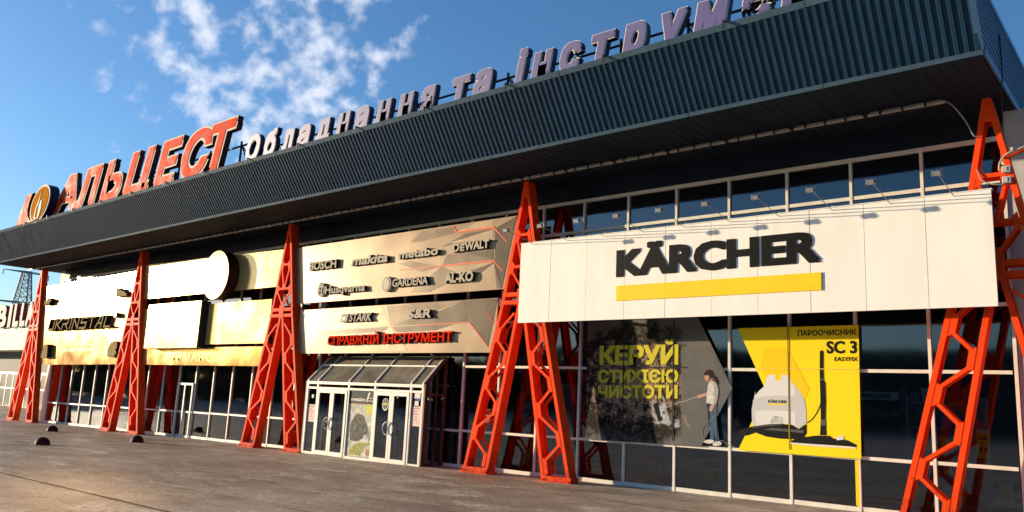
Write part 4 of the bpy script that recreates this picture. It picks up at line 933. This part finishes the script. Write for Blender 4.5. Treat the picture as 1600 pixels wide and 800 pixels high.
prism(bm, ell(P['y_knob'][4][0], P['y_knob'][4][1]-.05, .055, .05, 20), YP-.0066, YP-.0061, 1)
obj('printed_cleaner', bm, [PW, M('printed shade', (.52, .52, .51), .5), PB, M('printed silver', (.42, .42, .40), .5, .3, 10), M('printed base light', (.10, .10, .10), .5, .3, 14)], t)
bm = B(); prism(bm, P['y_hose'], YP-.0068, YP-.0061); obj('printed_hose', bm, PB, t)
bm = B(); hp = P['y_hose'][2:5]
for q in range(15):
    u = q/14*(len(hp)-1); i0 = min(int(u), len(hp)-2); fx = u-i0; X_ = hp[i0][0]+(hp[i0+1][0]-hp[i0][0])*fx; Z_ = hp[i0][1]+(hp[i0+1][1]-hp[i0][1])*fx-.022
    prism(bm, ell(X_, Z_, .007, .006, 6), YP-.0076, YP-.0069)
tag(obj('printed_hose_dots', bm, PW, t), kind='stuff')
bm = B(); prism(bm, P['y_cable'], YP-.005, YP-.0031); obj('printed_cable', bm, PB, t)
bm = B(); prism(bm, P['y_mop'], YP-.0065, YP-.0055, 0); prism(bm, P['y_pad'], YP-.0072, YP-.0066, 1); prism(bm, P['y_box'], YP-.0071, YP-.0066, 1); prism(bm, P['y_pole'], YP-.008, YP-.0073, 0); prism(bm, P['y_ring1'], YP-.0088, YP-.0081, 2); prism(bm, P['y_ring2'], YP-.0088, YP-.0081, 2)
obj('printed_mop', bm, [PB, PW, M('printed grey ring', (.09, .09, .085), .5)], t)
for k, w, wt in (('y_txt1', 'ПАРООЧИСНИК', .016), ('y_txt2', 'SC 3', .03), ('y_txt3', 'EASYFIX', .012)):
    q = P[k]; bm = B(); text(bm, w, q[0][0], q[1][0], q[0][1], q[2][1], YP-.006, .003, weight=wt, mi_side=0); obj('lettering', bm, PB, t)
q = P['y_txt4']; bm = B(); text(bm, 'KÄRCHER', q[0][0], q[1][0], q[0][1], q[2][1], YP-.007, .002, weight=.03, mi_side=0); obj('lettering', bm, PB, t)
flat('underline', P['y_line'], YP-.0055, M('printed underline', (.86, .62, .015), .5), t, .001)
flat('film_seam', rect(XR-3*PITCH-.012, XR-3*PITCH+.012, 1.0, 3.42), YP-.0105, M('seam amber', (.30, .20, .02), .6), t, .0008)
flat('film_seam', rect(-6.72, -4.76, 2.515, 2.53), YP-.0105, M('seam pale', (.75, .58, .10), .6), t, .0008)
bm = B(); prism(bm, rect(-4.86, -4.80, gz(-4.8)+.10, .90), YP, YP+.004); tag(obj('film_strip', bm, M('printed yellow', (.80, .60, .015), .5), loc=(-4.83, YP, .1)), 'narrow yellow film strip on the low pane under the yellow poster', 'film strip')

# ------------------------------------------------------------------ display inside the shop window
def tagboard(label, x0, x1, z0, z1, y, txt=None):
    t = thing('price_board', label, 'price board', ((x0+x1)/2, y, z0), 'yellow price boards behind the glass')
    bm = B(); box(bm, x0, x1, y, y+.02, z0, z1); obj('board', bm, M('price yellow', (.85, .55, .02), .5), t)
    bm = B(); box(bm, x0, x1, y-.004, y-.001, z1-(z1-z0)*.12, z1); obj('top_band', bm, WHITELET, t)
    bm = B()
    if txt: text(bm, txt, x0+.03, x1-.03, z1-(z1-z0)*.36, z1-(z1-z0)*.22, y-.005, .003, weight=.02, mi_side=0)
    for q in range(2): box(bm, x0+.04+.07*q, x0+.09+.07*q, y-.004, y-.001, z0+.10, z0+.18)
    obj('lettering', bm, PB, t)
tagboard('tall yellow price board behind the glass right of the near lattice leg', -3.03, -2.83, 1.07, 1.55, 16.0, '$650')
tagboard('low yellow price board at the bottom right corner of the shop glass', -2.74, -2.52, .36, .66, 16.0)
tagboard('small yellow price board low between the near lattice leg bars', -3.60, -3.44, .74, .98, 16.2)
t = thing('display_stand', 'dim display stand with a white header strip inside the window beside the yellow poster', 'display stand', (-5.0, 17.1, 0))
bm = B(); box(bm, -5.5, -4.5, 17.1, 17.5, gz(-5), .12); box(bm, -5.5, -5.45, 17.1, 17.5, .121, 2.3); box(bm, -4.55, -4.5, 17.1, 17.5, .121, 2.3)
for z in (.6, 1.1, 1.6): box(bm, -5.449, -4.551, 17.1, 17.5, z, z+.03)
obj('rack', bm, M('rack grey', (.08, .08, .08), .5), t)
bm = B(); box(bm, -5.45, -4.55, 17.06, 17.09, 2.02, 2.18); hd = obj('header', bm, WHITELET, t)
bm = B(); text(bm, 'KÄRCHER', -5.35, -4.65, 2.06, 2.14, 17.05, .005, weight=.03, mi_side=0); obj('lettering', bm, PB, hd)
bm = B()
for z in (.63, 1.13, 1.63):
    for q in range(3):
        x = -5.35+.30*q; box(bm, x, x+.2, 17.15, 17.4, z, z+.16+.1*random.random(), bevel=.02)
obj('boxed_goods', bm, M('goods', (.25, .19, .03), .6, .4, 3), t)

def shelf(label, x0, x1, y, n):
    t = thing('shop_shelf', label, 'shelf', ((x0+x1)/2, y, gz(x0)), 'stocked shelves inside the shop window')
    bm = B(); g_ = gz(x0); box(bm, x0, x0+.04, y, y+.4, g_, 2.1); box(bm, x1-.04, x1, y, y+.4, g_, 2.1); box(bm, x0+.041, x1-.041, y+.37, y+.4, g_, 2.1)
    for q in range(5): box(bm, x0+.041, x1-.041, y, y+.369, g_+.15+q*.45, g_+.18+q*.45)
    obj('rack', bm, M('shelf grey', (.30, .29, .27), .6, .2, 4), t)
    rn = random.Random(n); cols = [(.80, .52, .03), (.06, .06, .06), (.55, .53, .50), (.45, .05, .03), (.08, .15, .30)]
    for q in range(5):
        bm = B(); x = x0+.08
        while x < x1-.3:
            w_ = rn.uniform(.10, .26); box(bm, x, x+w_, y+.04, y+.34, g_+.181+q*.45, g_+.181+q*.45+rn.uniform(.14, .30), rn.randrange(5)); x += w_+.03
        tag(obj('boxed_goods', bm, [M('goods', c_, .6, .3, 8) for c_ in cols], t), kind='stuff')
shelf('stocked grey shelf inside, behind the low panes left of the near lattice leg', -4.3, -3.0, 16.6, 1)
shelf('stocked grey shelf inside, behind the panes between the porch and the dark poster', -13.9, -12.4, 16.8, 2)
shelf('stocked grey shelf inside, low behind the dark poster', -9.9, -8.2, 16.9, 3)
# ------------------------------------------------------------------ strip lights, cables, boxes under the canopy; most points scaled about the camera
strip0 = None
for i in range(31):
    x1 = -2.872 - i*1.31; x0 = x1 - 1.235
    r = thing('strip_light', 'long thin strip light hanging in the row under the canopy', 'strip light', ((x0+x1)/2, 14.203, 6.898), 'strip lights in a row under the canopy')
    if strip0 is None:
        bm = B(); box(bm, x0, x1, 14.166, 14.24, 6.877, 6.919, bevel=.012); box(bm, x0+.05, x1-.05, 14.187, 14.219, 6.92, 6.941)
        a_ = obj('housing', bm, LAMPGLASS, r)
        b_ = []
        for q in range(3): bm = B(); box(bm, x0+.2+q*.36, x0+.235+q*.36, 14.161, 14.245, 6.871, 6.983); b_.append(obj('clip', bm, DARK, r))
        strip0 = [a_] + b_
    else:
        for o in strip0: c = o.copy(); COL.objects.link(c); c.parent = r
def cable(label, pts, r, m, n=8):
    bm = B(); P3 = curve_pts(pts, n); tube(bm, P3, r, 6); return tag(obj('cable', bm, m, loc=pts[0]), label, 'cable')
cable('pair of grey cables drooping from the last strip light to the right lattice frame', [(-2.87, 14.20, 6.90), (-2.76, 14.23, 6.80), (-2.62, 14.40, 6.55), (-2.537, 14.497, 6.33), (-2.444, 14.59, 6.289)], .012, CABLE)
pts = []
for i in range(24): pts += [(-2.9-i*1.31, 14.27, 6.89), (-3.55-i*1.31, 14.28, 6.865 - .02*random.random())]
cable('thin dark cable sagging along the row of strip lights', pts, .004, M('dim cable', (.10, .09, .085)), 4)
cable('black cable hanging down from the canopy corner to the right lattice frame', [(-2.02, 14.083, 7.811), (-2.01, 14.031, 7.086), (-2.03, 13.979, 6.859), (-2.071, 14.238, 6.517), (-2.133, 14.58, 6.206)], .010, BLACKRUB)
cable('looped grey cable hanging inside the head of the right lattice frame', [(-2.537, 14.58, 5.761), (-2.485, 14.559, 5.595), (-2.361, 14.549, 5.492), (-2.195, 14.559, 5.461), (-2.092, 14.58, 5.512)], .009, CABLE)
cable('dark looped cables behind the head of the right lattice frame', [(-2.33, 14.87, 6.206), (-2.299, 14.859, 5.947), (-2.175, 14.87, 5.844), (-2.092, 14.87, 5.968)], .014, BLACKRUB)
for lab, z in (('upper grey junction box on the right lattice frame', 5.637), ('lower grey junction box on the right lattice frame', 5.461)):
    bm = B(); box(bm, -2.175, -2.05, 14.497, 14.585, z, z+.11, bevel=.008); box(bm, -2.128, -2.097, 14.487, 14.496, z+.02, z+.09)
    tag(obj('junction_box', bm, M('box grey', (.42, .40, .37)), loc=(-2.112, 14.549, z)), lab, 'junction box')
t = thing('bracket_arm', 'red bracket arm with a pale cable reaching right from the right lattice frame', 'bracket', (-2.102, 14.559, 5.927))
bm = B(); rod(bm, (-2.133, 14.559, 5.885), (-1.2, 14.559, 6.217), .028, 8); rod(bm, (-1.2, 14.559, 6.217), (-.7, 14.559, 6.362), .028, 8); obj('arm', bm, RED, t)
bm = B(); tube(bm, curve_pts([(-2.216, 14.528, 5.688), (-2.195, 14.528, 5.823), (-2.092, 14.528, 5.947), (-1.9, 14.528, 6.009), (-1.6, 14.528, 6.103), (-1.2, 14.528, 6.268)], 6), .011, 6); box(bm, -2.04, -1.999, 14.497, 14.549, 5.984, 6.035); box(bm, -1.80, -1.76, 14.497, 14.549, 6.051, 6.092); obj('cable', bm, M('cable cream', (.55, .47, .36)), t)

# ------------------------------------------------------------------ bollards on the forecourt
b0 = None
for lab, x, y in (('half-round maroon bollard nearest the far left lattice frame', -33.2, 12.5), ('half-round maroon bollard standing furthest out on the paving', -25.4, 9.35), ('half-round maroon bollard below the legs of the second lattice frame', -26.2, 12.45)):
    if b0 is None:
        bm = B(); bmesh.ops.create_uvsphere(bm, u_segments=28, v_segments=14, radius=.20)
        bmesh.ops.delete(bm, geom=[v for v in bm.verts if v.co.z < -.06], context='VERTS')
        bmesh.ops.translate(bm, verts=bm.verts, vec=(x, y, gz(x)+.02)); b0 = obj('bollard', bm, BOLL, loc=(x, y, gz(x)), smooth=True); o = b0
    else: o = b0.copy(); COL.objects.link(o); o.location = (x, y, gz(x))
    tag(o, lab, 'bollard', 'half-round bollards on the paving')


# ------------------------------------------------------------------ the neighbouring shop, pylon
NY = 20.0
t = thing('neighbour_store', 'low pale store with a white fascia beyond the left end of the canopy', 'store', (-70, NY, -.5))
bm = B(); box(bm, -90, -45, NY+1.6, NY+14, -.6, 5.0); obj('wall', bm, M('neighbour grey', (.24, .235, .23), .7, .1), t)
bm = B(); box(bm, -90.5, -44.5, NY, NY+14, 3.55, 4.65); obj('fascia', bm, CREAMWALL, t)
bm = B()
for i in range(34):
    x = -89 + i*1.3; box(bm, x-.05, x+.05, NY+1.55, NY+1.599, -.5, 2.0)
box(bm, -89.1, -45, NY+1.54, NY+1.549, 1.95, 2.1); box(bm, -89.1, -45, NY+1.54, NY+1.549, .9, 1.0); w = obj('window', bm, CREAM, t)
bm = B(); v = [bm.verts.new(p) for p in ((-89, NY+1.57, -.4), (-45, NY+1.57, -.4), (-45, NY+1.57, 2.0), (-89, NY+1.57, 2.0))]; bm.faces.new(v); obj('pane', bm, mat('dusty neighbour glass', (.16, .17, .15), .2, noise=.4, nscale=.6), w)
bm = B(); box(bm, -52.2, -50.6, NY+.3, NY+.6, 2.92, 3.05); obj('fascia_lamp', bm, DARK, t)
t = thing('roof_sign', 'row of tall white block letters with maroon sides on the neighbouring store', 'roof sign', (-61, NY, 4.66))
for ch, x0, x1 in (('B', -66.2, -64.35), ('I', -63.95, -63.4), ('L', -63.0, -61.95), ('L', -61.65, -60.75), ('A', -60.6, -59.3)):
    bm = B(); text(bm, ch, x0, x1, 5.16, 6.80, NY+.1, .28, weight=.05); obj('letter', bm, [WHITELET, mat('maroon sides', (.26, .03, .02), .5)], t)
bm = B()
for i in range(60):
    x = -72+i*.28; rod(bm, (x, NY+.5, 4.65), (x+.28, NY+.5, 5.14), .02, 5); rod(bm, (x+.28, NY+.5, 4.65), (x, NY+.5, 5.14), .02, 5)
box(bm, -72, -55.2, NY+.48, NY+.52, 5.10, 5.15); box(bm, -72, -55.2, NY+.40, NY+.46, 4.66, 5.12); obj('support_frame', bm, mat('grey truss', (.06, .06, .06), .6), t)
# power pylon far behind
D = Vector((-3.07, 1.0, 0)).normalized(); PC = Vector((0, 0, 0)) + D*230
t = thing('power_pylon', 'grey steel lattice power pylon rising above the neighbouring shop letters', 'pylon', (PC.x, PC.y, -.36))
PYL = mat('galvanised steel', (.24, .26, .28), .6)
bm = B(); ang = math.atan2(D.y, D.x)
def pc(z, k):
    w = 5.0 - 3.9*min(z, 27.5)/27.5; a = ang + math.pi/4 + .35 + k*math.pi/2
    return Vector((PC.x + w*math.cos(a), PC.y + w*math.sin(a), z))
lev = [-.4, 5.0, 10.0, 14.5, 18.2, 21.4, 23.6, 25.6, 27.6]
for k in range(4):
    for z0, z1 in zip(lev, lev[1:]):
        rod(bm, pc(z0, k), pc(z1, k), .17, 5); rod(bm, pc(z0, k), pc(z1, k+1), .08, 4); rod(bm, pc(z0, k+1), pc(z1, k), .08, 4); rod(bm, pc(z1, k), pc(z1, k+1), .08, 4)
obj('tower', bm, PYL, t)
for z, w in ((19.8, 9), (27.4, 5.5)):
    bm = B(); side = Vector((-D.y, D.x, 0)).normalized(); side.rotate(Matrix.Rotation(.5, 3, 'Z'))
    for s in (-1, 1):
        e = Vector((PC.x, PC.y, z)) + side*w*s
        for k in range(4): rod(bm, pc(z if k % 2 else z+.3, k), e, .09, 4)
        rod(bm, e, e - Vector((0, 0, 1.2)), .10, 6)
    obj('crossarm', bm, PYL, t)

# ------------------------------------------------------------------ what faces the store across the car park (seen mirrored in its glass)
def block(label, x, y, w, d, h, rot, col):
    t = thing('apartment_block', label, 'apartment block', (x, y, gz(x)), 'blocks across the car park'); t.rotation_euler.z = rot
    bm = B(); box(bm, x-w/2, x+w/2, y-d/2, y+d/2, gz(x)-.5, h); obj('wall', bm, M('block wall', col, .8, .15, .5), t)
    bm = B()
    for i in range(int(w/3)):
        for j in range(int(h/3)):
            xx = x-w/2+1+i*3; box(bm, xx, xx+1.4, y+d/2+.001, y+d/2+.05, gz(x)+.9+j*3, gz(x)+2.4+j*3)
    obj('window', bm, M('block glass', (.03, .035, .04), .15), t)
for a in (('long low grey block across the car park, furthest right', 40, -95, 70, 12, 11, 0, (.16, .15, .14)), ('brown block across the car park, opposite the white sign', -32, -105, 56, 12, 12, .05, (.13, .11, .095)), ('low dark block across the car park, furthest left', -100, -100, 70, 14, 6.5, .25, (.12, .105, .09))): block(*a)
bm = B(); rnd = random.Random(3)
for i in range(1500):
    az = R_(rnd.uniform(176, 400)); rad = rnd.uniform(128, 142); X = rad*math.cos(az); Y = rad*math.sin(az)
    a_ = math.degrees(az); H = (6.3 + .7*math.sin(az*23) + rnd.random()*1.3) + 5.5*min(1, max(0, (a_-212)/14))
    for q in range(6):
        c = Vector((X + rnd.uniform(-2, 2), Y + rnd.uniform(-2, 2), gz(X) + H*rnd.uniform(.05, 1.0)))
        s = rnd.uniform(.7, 1.7); n = Vector((rnd.uniform(-1, 1), rnd.uniform(-1, 1), rnd.uniform(-.5, .5))).normalized(); u1 = n.orthogonal()*s; v1 = n.cross(u1)
        bm.faces.new([bm.verts.new(c + u1*math.cos(k*1.257) + v1*math.sin(k*1.257)*.8) for k in range(5)])
tag(obj('distant_trees', bm, M('bare winter scrub', (.045, .038, .028), .9, .4, 1), loc=(0, -130, 0)), 'dark line of bare scrub across the car park', 'trees', kind='stuff')
